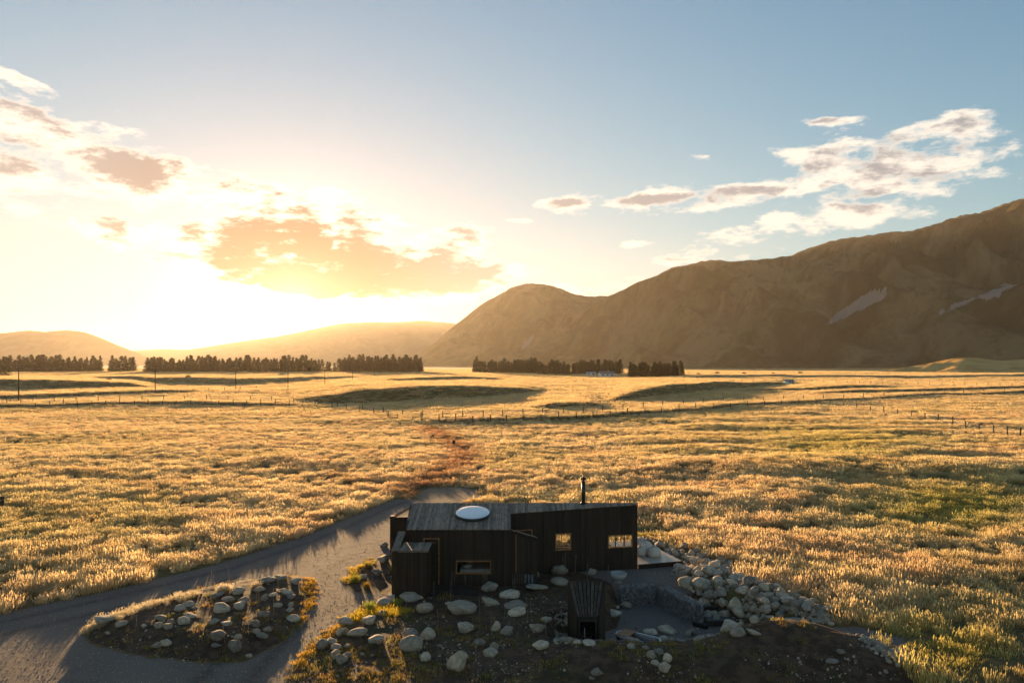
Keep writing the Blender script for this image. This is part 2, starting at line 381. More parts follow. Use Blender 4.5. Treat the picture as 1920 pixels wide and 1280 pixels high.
M['canvas'] = plain('cream_canvas', (0.55, 0.50, 0.42), 0.9, 0, 60, 0.12)
M['concrete'] = plain('grey_concrete', (0.085, 0.078, 0.072), 0.85, 0, 9, 0.35)
M['bowl'] = plain('pale_concrete', (0.36, 0.34, 0.31), 0.85, 0, 25, 0.2)
M['linen'] = plain('linen', (0.55, 0.53, 0.5), 0.9)
M['inside'] = plain('plywood_lining', (0.30, 0.21, 0.13), 0.7)
M['iron'] = plain('corrugated_roof', (0.22, 0.18, 0.15), 0.85)
def glass_mat():
    m, n, b = material('window_glass'); b.inputs['Base Color'].default_value = (0.93, 0.95, 0.94, 1)
    b.inputs['Transmission Weight'].default_value = 1.0; b.inputs['Roughness'].default_value = 0.0; b.inputs['IOR'].default_value = 1.45
    return m
M['glass'] = glass_mat()
m, n, b = material('skylight_acrylic'); n.l.new(n.mix(n.noise(position(n), 3, 3), (0.86, 0.86, 0.84), (0.92, 0.92, 0.90)), b.inputs['Base Color'])  # white base stands in for sky reflected in the skylight glass
b.inputs['Roughness'].default_value = 0.4; b.inputs['Coat Weight'].default_value = 1.0; b.inputs['Coat Roughness'].default_value = 0.25; b.inputs['Coat IOR'].default_value = 2.2
M['dome'] = m
def rock_material():
    m, n, b = material('river_boulder'); co = n.new('ShaderNodeTexCoord').outputs['Object']; r = rand(n)
    q = n.vm('ADD', co, n.xyz(n.m('MULTIPLY', r, 50), n.m('MULTIPLY', r, 23), 0.0)).outputs[0]
    g1 = n.noise(q, 1.7, 6, 0.62, 0.3); g2 = n.noise(q, 14, 5, 0.7); g3 = n.noise(q, 3.2, 5, 0.7, 1.2)
    a = n.mix(r, (0.48, 0.405, 0.315), (0.58, 0.465, 0.32))
    dk = n.mix(r, (0.29, 0.24, 0.185), (0.39, 0.29, 0.185))
    c = n.mix(n.ramp(g1, 0.35, 0.65), dk, a)
    c = n.mix(n.ramp(g2, 0.55, 0.75, 0, 0.5), c, (0.60, 0.54, 0.45))
    c = n.mix(n.ramp(g3, 0.56, 0.70, 0, 0.75), c, (0.13, 0.11, 0.085))
    rr = n.ramp(n.m('FRACT', n.m('MULTIPLY', r, 7.3)), 0, 1, 0.5, 1.3, False)
    c = n.mix(1.0, c, n.xyz(rr, rr, rr), 'MULTIPLY')
    n.l.new(c, b.inputs['Base Color']); b.inputs['Roughness'].default_value = 0.85; b.inputs['Specular IOR Level'].default_value = 0.3
    bump(n, b, n.m('ADD', n.m('MULTIPLY', g2, 0.5), g3), 0.55, 0.06)
    return m
M['rock'] = rock_material()
def leaf_material(name, c0, c1, trans=0.5, attr=None):
    """thin blades: diffuse plus light let through from behind"""
    m, n, b = material(name); n.n.remove(b)
    r = n.new('ShaderNodeObjectInfo').outputs['Random']
    c = n.mix(r, c0, c1)
    if attr:
        a = n.new('ShaderNodeAttribute', attribute_name=attr, attribute_type='INSTANCER'); c = n.mix(1.0, c, a.outputs['Color'], 'MULTIPLY')
    d = n.new('ShaderNodeBsdfDiffuse'); tr = n.new('ShaderNodeBsdfTranslucent'); n.put(d.inputs[0], c); n.put(tr.inputs[0], c)
    mx = n.new('ShaderNodeMixShader'); mx.inputs[0].default_value = trans
    n.l.new(d.outputs[0], mx.inputs[1]); n.l.new(tr.outputs[0], mx.inputs[2])
    n.l.new(mx.outputs[0], n.n['Material Output'].inputs[0])
    return m

# ------------------------------------------------------------------ ground sheet, driveway, beds
def ground_sheets():
    us = np.concatenate([-np.geomspace(7, 0.92, 22)[:-1], np.linspace(-0.9, 0.9, 620), np.geomspace(0.92, 7, 22)[1:]])
    ys = [18.0]
    while ys[-1] < 15000: ys.append(ys[-1]*(1.0042 if ys[-1] < 55 else 1.0085 if ys[-1] < 900 else 1.05))
    ys = np.concatenate([[-600, -60, 2, 8, 13], ys]); nr = len(ys)
    U, Y = np.meshgrid(us, ys); X = U*np.maximum(Y, 18)
    Z = height(X.ravel(), Y.ravel()).reshape(X.shape)
    xs, yy = X.ravel(), Y.ravel(); loc = (yy < 60) & (yy > 10)
    def m(pl, w=0.35):
        o = np.zeros(xs.shape); o[loc] = 1-sstep(-w, w, sdist(xs[loc], yy[loc], pl)); return o
    road, isl, bed, ter, pit, yard, bare = [m(p) for p in (ROAD, ISLAND, BED, TERRACE, PIT, YARD, BARE)]
    soil = np.maximum(isl, bed); grav = np.maximum(road, 0)*(1-soil); grav = np.maximum.reduce([grav, ter, pit, yard]); soil = soil*(1-grav)
    zone = np.zeros((len(xs), 4), np.float32); zone[:, 0] = grav; zone[:, 1] = soil; zone[:, 2] = bare; zone[:, 3] = 0
    sr = np.full(xs.shape, 9.0); sr[loc] = -sdist(xs[loc], yy[loc], ROAD); zone[:, 3] = np.exp(-((sr-1.15)/.28)**2)+np.exp(-((sr-2.75)/.28)**2)
    nc = len(us); i = np.arange(nr-1)[:, None]*nc+np.arange(nc-1)[None, :]
    quads = np.stack([i, i+1, i+nc+1, i+nc], -1).reshape(-1, 4)
    cx, cy = xs[quads].mean(1), yy[quads].mean(1); kind = np.zeros(len(quads), int)
    lc = (cy < 60) & (cy > 10); ix = np.where(lc)[0]; sx, sy = cx[ix], cy[ix]; k = np.zeros(len(ix), int)
    k[sdist(sx, sy, ROAD) < 0] = 1; k[sdist(sx, sy, BED) < 0] = 2; k[sdist(sx, sy, ISLAND) < 0] = 3
    k[sdist(sx, sy, TERRACE) < 0] = 4; k[sdist(sx, sy, PIT) < 0] = 5
    kind[ix] = k
    V = np.stack([xs, yy, Z.ravel()], -1)
    for kk, name in enumerate(('ground', 'driveway', 'garden_bed', 'island_bed', 'gravel_terrace', 'sunken_patio')):
        q = quads[kind == kk]; used, inv = np.unique(q, return_inverse=True)
        me = bpy.data.meshes.new(name); me.from_pydata(V[used].tolist(), [], inv.reshape(-1, 4).tolist())
        me.polygons.foreach_set('use_smooth', np.ones(len(q), bool))
        at_ = me.color_attributes.new('zone', 'FLOAT_COLOR', 'POINT'); at_.data.foreach_set('color', zone[used].ravel())
        me.update(); o = link(name, me, mat=M['ground']); tag(o, kind='structure')
ground_sheets()
# ------------------------------------------------------------------ mountains and far hills
def hill_material(name, c0, c1, scree):
    m, n, b = material(name); P = position(n)
    mp = n.new('ShaderNodeMapping'); n.l.new(P, mp.inputs[0]); mp.inputs['Scale'].default_value = (1, 1, 0.45)
    g1 = n.noise(mp.outputs[0], 0.006, 7, 0.62, 0.4); g2 = n.noise(mp.outputs[0], 0.03, 6, 0.65, 0.3)
    c = n.mix(n.ramp(g1, 0.38, 0.64), c0, c1); c = n.mix(n.ramp(g2, 0.5, 0.68, 0, 0.5), c, tuple(v*0.55 for v in c0))
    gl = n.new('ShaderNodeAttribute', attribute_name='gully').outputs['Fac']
    c = n.mix(n.ramp(n.m('ADD', gl, n.m('MULTIPLY', n.m('SUBTRACT', g2, 0.5), 0.6)), 0.32, 0.75, 0, 0.85), c, tuple(v*0.42 for v in c0))  # gullies darkened in colour: scrub, and relief shade the light leaves out
    if scree:
        a = n.new('ShaderNodeAttribute', attribute_name='scree').outputs['Fac']
        gg = n.ramp(n.m('ADD', a, n.m('MULTIPLY', n.m('SUBTRACT', g2, 0.5), 1.9)), 0.45, 0.62)
        c = n.mix(gg, c, (0.27, 0.23, 0.20))
    n.l.new(c, b.inputs['Base Color']); b.inputs['Roughness'].default_value = 1.0; b.inputs['Specular IOR Level'].default_value = 0.0
    bump(n, b, n.m('ADD', g1, n.m('MULTIPLY', g2, 0.5)), 1.0, 22.0)
    return m
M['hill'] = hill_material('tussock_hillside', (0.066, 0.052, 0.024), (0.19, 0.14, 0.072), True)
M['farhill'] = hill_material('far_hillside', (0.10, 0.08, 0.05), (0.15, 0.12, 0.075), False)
M['knoll'] = hill_material('lit_knoll', (0.48, 0.29, 0.10), (0.62, 0.42, 0.17), False)  # gold of the low sun put into the base colour
def mountain(name, sky_line, y_foot, y_ridge, mat, gully=0.0, cols=260, rows=70, back=0.6, seed=1, scree=(), power=1.15):
    """sky_line: (px, row) of the crest; the slope runs from the foot depth back to the ridge depth, then down again"""
    S = np.array(sky_line, float); px = np.linspace(S[0, 0], S[-1, 0], cols)
    row = np.interp(px, S[:, 0], S[:, 1])
    k = np.ones(7)/7; row[3:-3] = np.convolve(row, k, 'valid')
    yf = np.interp(px, *np.array(y_foot, float).T); yr = np.interp(px, *np.array(y_ridge, float).T)
    vt = np.concatenate([np.linspace(0, 1, rows), 1+np.linspace(0, 1, 18)[1:]*back])
    PX, T = np.meshgrid(px, vt); YF, YR = np.meshgrid(yf, vt)[0], np.meshgrid(yr, vt)[0]
    Y = YF+(YR-YF)*T; u = (PX-960)/F; X = u*Y
    top = (CH + (HZ-row)*yr/F)[None, :]*np.ones_like(T)
    prof = np.where(T <= 1, np.clip(T, 0, 1)**power*(1-0.0*T), np.clip(1-(T-1)/back, 0, 1)**1.3)
    Z = top*prof
    gul = np.zeros(T.shape)
    if gully:
        w = np.sin(np.pi*np.clip(T, 0, 1))**0.8*np.where(T <= 1, 1, 0)
        ax = X + 0.45*Y                                     # gullies run slantwise down the slope
        wob = 160*fbm(X/300, Y/300, 3, seed+3)
        r1 = 1-np.abs(2*fbm((ax+wob)/330, (Y-0.3*X)/1300, 3, seed)-1); r2 = 1-np.abs(2*fbm((ax+wob)/120, (Y-0.3*X)/520, 3, seed+8)-1)
        Z = Z + gully*w*top*((r1**2-0.45)*0.52 + (r2**2-0.45)*0.3) + gully*w*26*(fbm(X/60, Y/60, 4, seed+20)-0.5)
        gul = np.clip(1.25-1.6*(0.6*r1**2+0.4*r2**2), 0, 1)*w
        lim = CH+(top-CH)*(Y/YR)*0.985; Z = np.where(T < 1, np.minimum(Z, np.where(T > .93, lim, np.maximum(lim, -1e9))), Z)
    Z = Z + np.where((T >= 0.97) & (T <= 1.1), (fbm(PX/9, T*0, 3, seed+30)-0.5)*top*0.02, 0)
    Z[0] = -8
    V = np.stack([X, Y, Z], -1).reshape(-1, 3); nr, nc = T.shape
    i = np.arange(nr-1)[:, None]*nc+np.arange(nc-1)[None, :]; q = np.stack([i, i+1, i+nc+1, i+nc], -1).reshape(-1, 4)
    me = bpy.data.meshes.new(name); me.from_pydata(V.tolist(), [], q.tolist()); me.polygons.foreach_set('use_smooth', np.ones(len(q), bool))
    sc = np.zeros(len(V), np.float32)
    if scree:
        ROWP = HZ-(V[:, 2]-CH)*F/np.maximum(V[:, 1], 1); PXP = 960+F*V[:, 0]/V[:, 1]
        for pl in scree: sc = np.maximum(sc, 1-sstep(-6, 8, sdist(PXP, ROWP, pl)))
        sc[PX.reshape(-1) < 0] = 0; sc[(T > 1).reshape(-1)] = 0
    a = me.attributes.new('scree', 'FLOAT', 'POINT'); a.data.foreach_set('value', sc.astype(np.float32))
    a = me.attributes.new('gully', 'FLOAT', 'POINT'); a.data.foreach_set('value', gul.ravel().astype(np.float32)); me.update()
    return tag(link(name, me, mat=mat), kind='structure')
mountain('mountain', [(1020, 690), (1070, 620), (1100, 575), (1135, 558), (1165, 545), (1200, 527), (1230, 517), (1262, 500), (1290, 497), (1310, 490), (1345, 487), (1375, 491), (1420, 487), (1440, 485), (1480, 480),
     (1540, 457), (1590, 446), (1620, 444), (1655, 435), (1710, 433), (1760, 418), (1800, 405), (1850, 396), (1880, 382), (1920, 370), (2000, 352), (2200, 350), (2600, 380), (2900, 520)],
     [(1020, 2400), (1300, 2000), (1700, 1700), (2000, 1500), (2900, 1300)], [(1020, 3600), (1300, 3300), (1920, 2900), (2900, 2400)], M['hill'], 1.0, 420, 130, 0.5, 4,
     scree=[[(1548, 612), (1565, 590), (1600, 568), (1632, 548), (1665, 540), (1660, 556), (1625, 575), (1590, 592)], [(1752, 582), (1790, 570), (1850, 550), (1920, 522), (1922, 525), (1860, 554), (1800, 574), (1765, 586)],])
mountain('hill', [(770, 684), (800, 655), (850, 612), (900, 572), (940, 550), (962, 538), (990, 531), (1015, 532), (1040, 537), (1070, 549), (1100, 556), (1135, 555), (1180, 560), (1250, 600), (1350, 690)],
     [(770, 2900), (1350, 2600)], [(770, 3800), (1000, 4200), (1350, 4200)], M['hill'], 0.55, 240, 80, 0.5, 11, scree=[[(978, 655), (985, 640), (1000, 630), (994, 645)]])
mountain('far_hill', [(-500, 640), (-200, 610), (-60, 632), (0, 625), (30, 622), (52, 618), (85, 623), (112, 619), (145, 619), (180, 629), (215, 645), (250, 658), (275, 668), (310, 690)], [(-500, 6000), (310, 6000)], [(-500, 7200), (310, 7200)], M['farhill'], 0.3, 160, 40, 0.4, 21)
mountain('far_ridge', [(150, 690), (200, 662), (250, 657), (310, 654), (350, 656), (400, 648), (450, 640), (520, 630), (600, 614), (640, 606), (700, 603), (740, 604), (790, 601), (830, 604), (870, 608), (940, 625), (1050, 690)], [(150, 8500), (1050, 8500)], [(150, 10500), (1050, 10500)], M['farhill'], 0.3, 200, 40, 0.3, 27)
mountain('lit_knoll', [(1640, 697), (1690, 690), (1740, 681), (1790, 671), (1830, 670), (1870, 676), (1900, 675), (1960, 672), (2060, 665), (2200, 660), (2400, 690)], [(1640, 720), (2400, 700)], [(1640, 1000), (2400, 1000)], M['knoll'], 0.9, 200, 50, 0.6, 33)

# ------------------------------------------------------------------ haze over the plain: one even box of air round everything
def haze():
    o = MB().box(-14500, 14500, -900, 15500, -60, 735).mesh('haze', bpy.data.materials.new('haze_air'))
    m = o.materials[0]; m.use_nodes = True; n = NT(m.node_tree); n.n.clear()
    v = n.new('ShaderNodeVolumePrincipled'); v.inputs['Color'].default_value = (0.97, 0.87, 0.74, 1)
    v.inputs["Density"].default_value = HAZE; v.inputs['Anisotropy'].default_value = HAZE_G
    out = n.new('ShaderNodeOutputMaterial'); n.l.new(v.outputs[0], out.inputs['Volume'])
    tag(link('haze', o), kind='stuff')


# ------------------------------------------------------------------ the cabin
def roof_z(y): return 2.51+0.2*(y-33.63) if y <= 36.72 else 3.128-0.215*(y-36.72)
cabin = empty('cabin', (0.6, 36.5, 0))
tag(cabin, 'low black timber cabin with plank roof, round white skylight and tall flue', 'cabin')
CI = Matrix.Translation(cabin.location).inverted()
class CB(MB):
    def build(s, name, mat, parent=None, loc=None):
        o = link(name, s.mesh(name, mat)); par = parent or cabin
        o.parent = par
        if par is cabin: o.matrix_parent_inverse = CI
        elif par.parent is cabin: o.matrix_parent_inverse = Matrix.Identity(4)
        return o
def intervals(z0, z1, cuts):
    out = [(z0, z1)]
    for a, b in cuts:
        nx = []
        for p, q in out:
            if b <= p or a >= q: nx.append((p, q)); continue
            if a > p: nx.append((p, a))
            if b < q: nx.append((b, q))
        out = nx
    return out
def wall(A, B, base, top, holes, clad=True, name='wall', pitch=0.142, thick=0.14):
    """a wall with openings (s0, s1, z0, z1), lined with single vertical boards"""
    A, B = Vector((*A, 0)), Vector((*B, 0)); L = (B-A).length; d = (B-A)/L; nrm = Vector((d.y, -d.x, 0))
    def strip(mb, s0, s1, za, zb, n0, n1, is_top):
        P = [A+d*s0+nrm*n1, A+d*s1+nrm*n1, A+d*s1+nrm*n0, A+d*s0+nrm*n0]
        lo = [Vector((p.x, p.y, za)) for p in P]; hi = []
        for p in P: hi.append(Vector((p.x, p.y, (top(p.x, p.y)-0.004) if is_top else zb)))
        mb.hexa(lo+hi)
    core = CB(); br = sorted({0.0, L, *[h for q in holes for h in q[:2]]})
    for s0, s1 in zip(br[:-1], br[1:]):
        cuts = [(h[2], h[3]) for h in holes if h[0] <= s0+1e-6 and h[1] >= s1-1e-6]
        for za, zb in intervals(base, 99, cuts): strip(core, s0, s1, za, zb, -thick, 0, zb == 99)
    w = core.build(name, M['darkwood'])
    if clad:
        k = int(round(L/pitch)); edges = [L*i/k for i in range(k+1)]
        for e0, e1 in zip(edges[:-1], edges[1:]):
            bb = sorted({e0, e1, *[x for h in holes for x in h[:2] if e0+0.012 < x < e1-0.012]})
            for s0, s1 in zip(bb[:-1], bb[1:]):
                mid = (s0+s1)/2; cuts = [(h[2], h[3]) for h in holes if h[0]-0.012 < mid < h[1]+0.012]
                for za, zb in intervals(base+0.02, 99, cuts):
                    m_ = CB(); strip(m_, s0+0.005, s1-0.005, za, zb, 0.002, random.uniform(0.018, 0.026), zb == 99)
                    o = m_.build('cladding_board', M['char'], w)
    return w, A, d, nrm
def window(A, d, nrm, s0, s1, z0, z1, fw=0.045, mull=(), frame=None):
    def bar(mb, a, b, za, zb, n0=-0.06, n1=0.05):
        P = [A+d*a+nrm*n1, A+d*b+nrm*n1, A+d*b+nrm*n0, A+d*a+nrm*n0]
        mb.hexa([Vector((p.x, p.y, za)) for p in P]+[Vector((p.x, p.y, zb)) for p in P])
    f = CB(); bar(f, s0, s1, z1-fw, z1); bar(f, s0, s1, z0, z0+fw); bar(f, s0, s0+fw, z0+fw, z1-fw); bar(f, s1-fw, s1, z0+fw, z1-fw)
    for s in mull: bar(f, s-0.02, s+0.02, z0+fw, z1-fw, -0.05, 0.02)
    w = f.build('window', frame or M['frame'])
    ps = [s0+fw, *mull, s1-fw]
    for a, b in zip(ps[:-1], ps[1:]):
        g = CB(); bar(g, a+0.021 if a in mull else a, b-0.021 if b in mull else b, z0+fw, z1-fw, -0.03, -0.022); g.build('pane', M['glass'], w)
    return w
def door(A, d, nrm, s0, s1, z1, fw=0.045, leaf='darkwood'):
    def bar(mb, a, b, za, zb, n0, n1):
        P = [A+d*a+nrm*n1, A+d*b+nrm*n1, A+d*b+nrm*n0, A+d*a+nrm*n0]
        mb.hexa([Vector((p.x, p.y, za)) for p in P]+[Vector((p.x, p.y, zb)) for p in P])
    l = CB(); bar(l, s0+fw, s1-fw, 0.06, z1-fw, -0.09, -0.05); w = l.build('door', M[leaf])
    f = CB(); bar(f, s0, s1, z1-fw, z1, -0.07, 0.05); bar(f, s0, s0+fw, 0.06, z1-fw, -0.07, 0.05); bar(f, s1-fw, s1, 0.06, z1-fw, -0.07, 0.05); f.build('door_frame', M['frame'], w)
    h = CB(); c = A+d*(s0+0.14)+nrm*0.0; h.tube((c.x, c.y, 1.0), (c.x+0.1*d.x, c.y+0.1*d.y, 1.0), 0.012); h.build('door_handle', M['steel'], w)
    k = CB(); bar(k, s0+0.15, s1-0.15, z1-0.24, z1-0.225, -0.05, -0.04); k.build('door_rail', M['frame'], w)
top = lambda x, y: roof_z(y)
# bedroom front
wl, A, d, nr = wall((-4.78, 33.73), (-0.07, 33.73), 0, top, [(0.78, 1.50, 0.06, 2.17), (2.25, 3.84, 0.555, 1.16)])
door(A, d, nr, 0.78, 1.50, 2.17); window(A, d, nr, 2.25, 3.84, 0.555, 1.16)
wall((-0.07, 33.73), (-0.07, 35.42), 0, top, [])
# living wing front
wl, A, d, nr = wall((-0.13, 35.5), (6.13, 36.58), 0, top, [(0.32, 1.12, 0.06, 2.13), (2.24, 3.02, 1.06, 1.89), (4.86, 6.10, 1.07, 1.70)])
door(A, d, nr, 0.32, 1.12, 2.13); window(A, d, nr, 2.24, 3.02, 1.06, 1.89); window(A, d, nr, 4.86, 6.10, 1.07, 1.70)
wl, A, d, nr = wall((6.13, 36.58), (5.0, 40.2), 0, top, [(0.35, 3.5, 0.1, 2.1)])
window(A, d, nr, 0.35, 3.5, 0.1, 2.1, 0.06, (1.4, 2.45))
wl, A, d, nr = wall((5.0, 40.2), (-5.2, 40.2), 0, top, [(0.2, 3.4, 0.1, 2.15), (3.7, 5.1, 0.7, 2.1), (7.0, 8.0, 0.06, 2.1)], clad=False)
window(A, d, nr, 0.2, 3.4, 0.1, 2.15, 0.06, (1.27, 2.34)); window(A, d, nr, 3.7, 5.1, 0.7, 2.1); door(A, d, nr, 7.0, 8.0, 2.1)
wall((-5.2, 40.2), (-4.78, 33.73), 0, top, [])
fl = CB(); fl.hexa([(-4.7, 33.9, 0.02), (-0.2, 33.9, 0.02), (-0.2, 40.0, 0.02), (-5.0, 40.0, 0.02), (-4.7, 33.9, 0.05), (-0.2, 33.9, 0.05), (-0.2, 40.0, 0.05), (-5.0, 40.0, 0.05)])
fl.hexa([(-0.19, 35.7, 0.02), (5.95, 36.75, 0.02), (4.85, 40.0, 0.02), (-0.19, 40.0, 0.02), (-0.19, 35.7, 0.05), (5.95, 36.75, 0.05), (4.85, 40.0, 0.05), (-0.19, 40.0, 0.05)]); fl.build('floor', M['darkwood'])
CB().box(-0.35, -0.25, 35.5, 40.0, 0.05, 2.3).build('partition', M['inside'])
# roof: a sheathing with single planks on it
sh = CB()
def slab(mb, pts, z0, z1):     # pts: four plan corners counter-clockwise; follows the roof plane
    mb.hexa([(x, y, roof_z(y)+z0) for x, y in pts]+[(x, y, roof_z(y)+z1) for x, y in pts])
slab(sh, [(-4.80, 33.64), (-0.06, 33.64), (-0.06, 36.72), (-5.0, 36.72)], 0.0, 0.05)
slab(sh, [(-0.055, 35.46), (6.16, 36.54), (6.18, 36.72), (-0.055, 36.72)], 0.0, 0.05)
sh.hexa([(-5.0, 36.725, roof_z(36.72)), (6.18, 36.725, roof_z(36.72)), (5.05, 40.4, roof_z(40.4)), (-5.25, 40.4, roof_z(40.4)), (-5.0, 36.725, roof_z(36.72)+.05), (6.18, 36.725, roof_z(36.72)+.05), (5.05, 40.4, roof_z(40.4)+.05), (-5.25, 40.4, roof_z(40.4)+.05)])
roof = sh.build('roof', M['darkwood'])
x = -4.98; i = 0
while x < 6.1:
    w = random.choice((0.085, 0.115, 0.115, 0.14)); x1 = min(x+w, 6.17); g = 0.008
    if x < -0.06 < x1: x1 = -0.06
    yf0 = 33.61 if x1 <= -0.05 else 35.46+(x+0.13)*0.1725-0.04
    if x1 <= -0.05:
        xa = max(x, -4.80-0.065*0); l0 = -4.80
        if x < l0: yf0 = 33.63+(l0-x)/0.2*3.08
    if yf0 < 36.66:
        z = random.uniform(0.074, 0.086); m_ = CB(); yb = 36.72+random.uniform(-0.02, 0.02)
        slab(m_, [(x, yf0), (x1-g, yf0), (x1-g, yb), (x, yb)], 0.053, z); m_.build('roof_plank', M['roofwood'], roof)
    x = x1; i += 1
CB().hexa([(-5.0, 36.73, 3.13), (6.2, 36.73, 3.13), (6.2, 36.85, 3.11), (-5.0, 36.85, 3.11), (-5.0, 36.73, 3.20), (6.2, 36.73, 3.20), (6.2, 36.85, 3.185), (-5.0, 36.85, 3.185)]).build('ridge_cap', M['darkwood'], roof)
# round skylight
cx, cy = -1.85, 35.26; cz = roof_z(cy)+0.085; tilt = math.atan(0.2)
def tw(q): return Vector((q.x+cx, cy+q.y*math.cos(tilt)-q.z*math.sin(tilt), cz+q.y*math.sin(tilt)+q.z*math.cos(tilt)))
sk = CB(); sk.lathe([(0.80, -0.06), (0.835, -0.06), (0.835, 0.12), (0.80, 0.12), (0.80, 0.10)], 56, warp=tw); sky_ring = sk.build('skylight', M['black'])
sk = CB(); sk.lathe([(0.799, 0.09), (0.799, 0.118), (0.6, 0.132), (0.3, 0.14), (0.001, 0.142)], 56, warp=tw); sk.build('skylight_pane', M['dome'], sky_ring)
# flue
fx, fy = 3.50, 36.62; fb = roof_z(fy)
f = CB(); f.tube((fx, fy, fb), (fx, fy, 4.22), 0.095, n=16); fo = f.build('flue', M['black'])
CB().tube((fx, fy, 4.23), (fx, fy, 4.27), 0.115, n=16).tube((fx, fy, 4.28), (fx, fy, 4.36), 0.06, n=12).tube((fx, fy, 4.36), (fx, fy, 4.46), 0.135, n=16).tube((fx, fy, 4.46), (fx, fy, 4.50), 0.1, 0.03, n=16).build('flue_cowl', M['black'], fo)
CB().tube((fx, fy, fb+0.06), (fx, fy, fb+0.16), 0.15, 0.11, n=16).build('flue_collar', M['black'], fo)
for s in (-1, 1): CB().tube((fx, fy, 4.0), (fx+s*0.75, fy+0.05, roof_z(fy+.05)+0.08), 0.006, n=5).build('flue_stay', M['steel'], fo)
# side wing on the left: sloping plank-capped screen that runs forward to a store with a flat lid
def batten_face(A, B, base, topf, parent, pitch=0.1, t=0.03):
    A, B = Vector((*A, 0)), Vector((*B, 0)); L = (B-A).length; d = (B-A)/L; nr = Vector((d.y, -d.x, 0)); k = int(L/pitch)
    for i in range(k):
        s0, s1 = L*i/k+0.004, L*(i+1)/k-0.004
        P = [A+d*s0+nr*t, A+d*s1+nr*t, A+d*s1+nr*0.002, A+d*s0+nr*0.002]
        m_ = CB(); m_.hexa([Vector((p.x, p.y, base)) for p in P]+[Vector((p.x, p.y, topf(p.x, p.y)-0.003)) for p in P]); m_.build('cladding_board', M['char'], parent)
st = CB().box(-4.82, -3.63, 31.93, 33.28, -0.05, 2.03).build('store', M['darkwood'])
batten_face((-4.83, 31.93), (-3.62, 31.93), -0.03, lambda x, y: 2.03, st); batten_face((-3.63, 31.93), (-3.63, 33.28), -0.03, lambda x, y: 2.03, st)
for i in range(11):
    x0 = -4.86+i*0.118; CB().box(x0, x0+0.112, 31.86, 33.34, 2.034, 2.072).build('lid_plank', M['roofwood'], st)
CB().box(-4.87, -3.56, 31.83, 31.855, 1.99, 2.08).build('lid_edge', M['roofwood'], st)
sc = CB().hexa([(-5.12, 31.9, -0.05), (-4.84, 31.9, -0.05), (-4.80, 33.6, -0.05), (-5.12, 33.6, -0.05), (-5.12, 31.9, 2.03), (-4.84, 31.9, 2.03), (-4.80, 33.6, 2.45), (-5.12, 33.6, 2.45)]).build('side_screen', M['char'])
for i in range(3):
    a0, a1 = -5.14+i*0.108, -5.14+i*0.108+0.102
    CB().hexa([(a0, 31.86, 2.045), (a1, 31.86, 2.045), (a1+.02, 33.6, 2.47), (a0+.02, 33.6, 2.47), (a0, 31.86, 2.08), (a1, 31.86, 2.08), (a1+.02, 33.6, 2.505), (a0+.02, 33.6, 2.505)]).build('cap_plank', M['roofwood'], sc)
batten_face((-5.14, 31.9), (-4.83, 31.9), -0.03, lambda x, y: 2.03, sc)
# rear wing on the left, its open top rail catching the sun
rw = CB().box(-6.45, -5.35, 40.0, 40.12, -0.05, 1.83).build('rear_screen', M['darkwood'])
batten_face((-6.45, 40.0), (-5.35, 40.0), -0.03, lambda x, y: 1.83, rw)
CB().box(-6.52, -6.28, 39.9, 40.2, -0.05, 1.90).build('post', M['char'], rw)
CB().hexa([(-6.30, 39.96, 1.84), (-6.20, 39.96, 1.84), (-5.45, 39.96, 2.28), (-5.55, 39.96, 2.28), (-6.30, 40.1, 1.93), (-6.20, 40.1, 1.93), (-5.45, 40.1, 2.37), (-5.55, 40.1, 2.37)]).build('top_rail', M['frame'], rw)
# entry screen of battens on the right of the bedroom
es = CB().hexa([(-0.05, 33.72, 2.40), (1.12, 33.97, 2.0), (1.12, 34.03, 2.0), (-0.05, 33.78, 2.40), (-0.05, 33.72, 2.52), (1.12, 33.97, 2.12), (1.12, 34.03, 2.12), (-0.05, 33.78, 2.52)]).build('entry_screen', M['char'])
for i in range(15):
    f0 = i/15; x0 = -0.05+1.17*f0; y0 = 33.68+0.25*f0; zt = 2.40-0.4*f0-0.03; zb = 0.62 if i in (8, 10, 12) else 0.0
    CB().hexa([(x0, y0, zb), (x0+0.07, y0+.015, zb), (x0+0.07, y0+.055, zb), (x0, y0+.04, zb), (x0, y0, zt), (x0+0.07, y0+.015, zt-.02), (x0+0.07, y0+.055, zt-.02), (x0, y0+.04, zt)]).build('batten', M['char'], es)
CB().box(0.16, 0.20, 33.70, 33.73, 0.6, 2.3).build('timber_edge', M['frame'], es)
CB().box(1.08, 1.16, 33.92, 34.04, -0.05, 2.1).build('post', M['char'], es)
CB().hexa([(-0.05, 33.70, 2.525), (1.14, 33.95, 2.125), (1.14, 34.05, 2.125), (-0.05, 33.80, 2.525), (-0.05, 33.70, 2.55), (1.14, 33.95, 2.15), (1.14, 34.05, 2.15), (-0.05, 33.80, 2.55)]).build('cap_plank', M['roofwood'], es)
CB().box(0.0, 1.05, 34.1, 35.4, 0.005, 0.06).build('pale_entry_slab', M['bowl'])  # added pale slab, makes the slots under the short battens read bright
# low dark boardwalk before the bedroom door, plank by plank
bw = empty('boardwalk', (-2.6, 33.0, 0)); tag(bw, 'low dark timber boardwalk before the bedroom door, between store and boulders', 'boardwalk')
for i in range(8):
    y0 = 32.2+i*0.18; o = MB().box(-0.98, 1.15-i*0.05, y0-33.0, y0-33.0+0.165, 0.06, 0.11).build('plank', M['darkwood'], bw)
MB().box(-0.96, 1.0, -0.79, 0.6, -0.02, 0.058).build('bearer', M['darkwood'], bw)
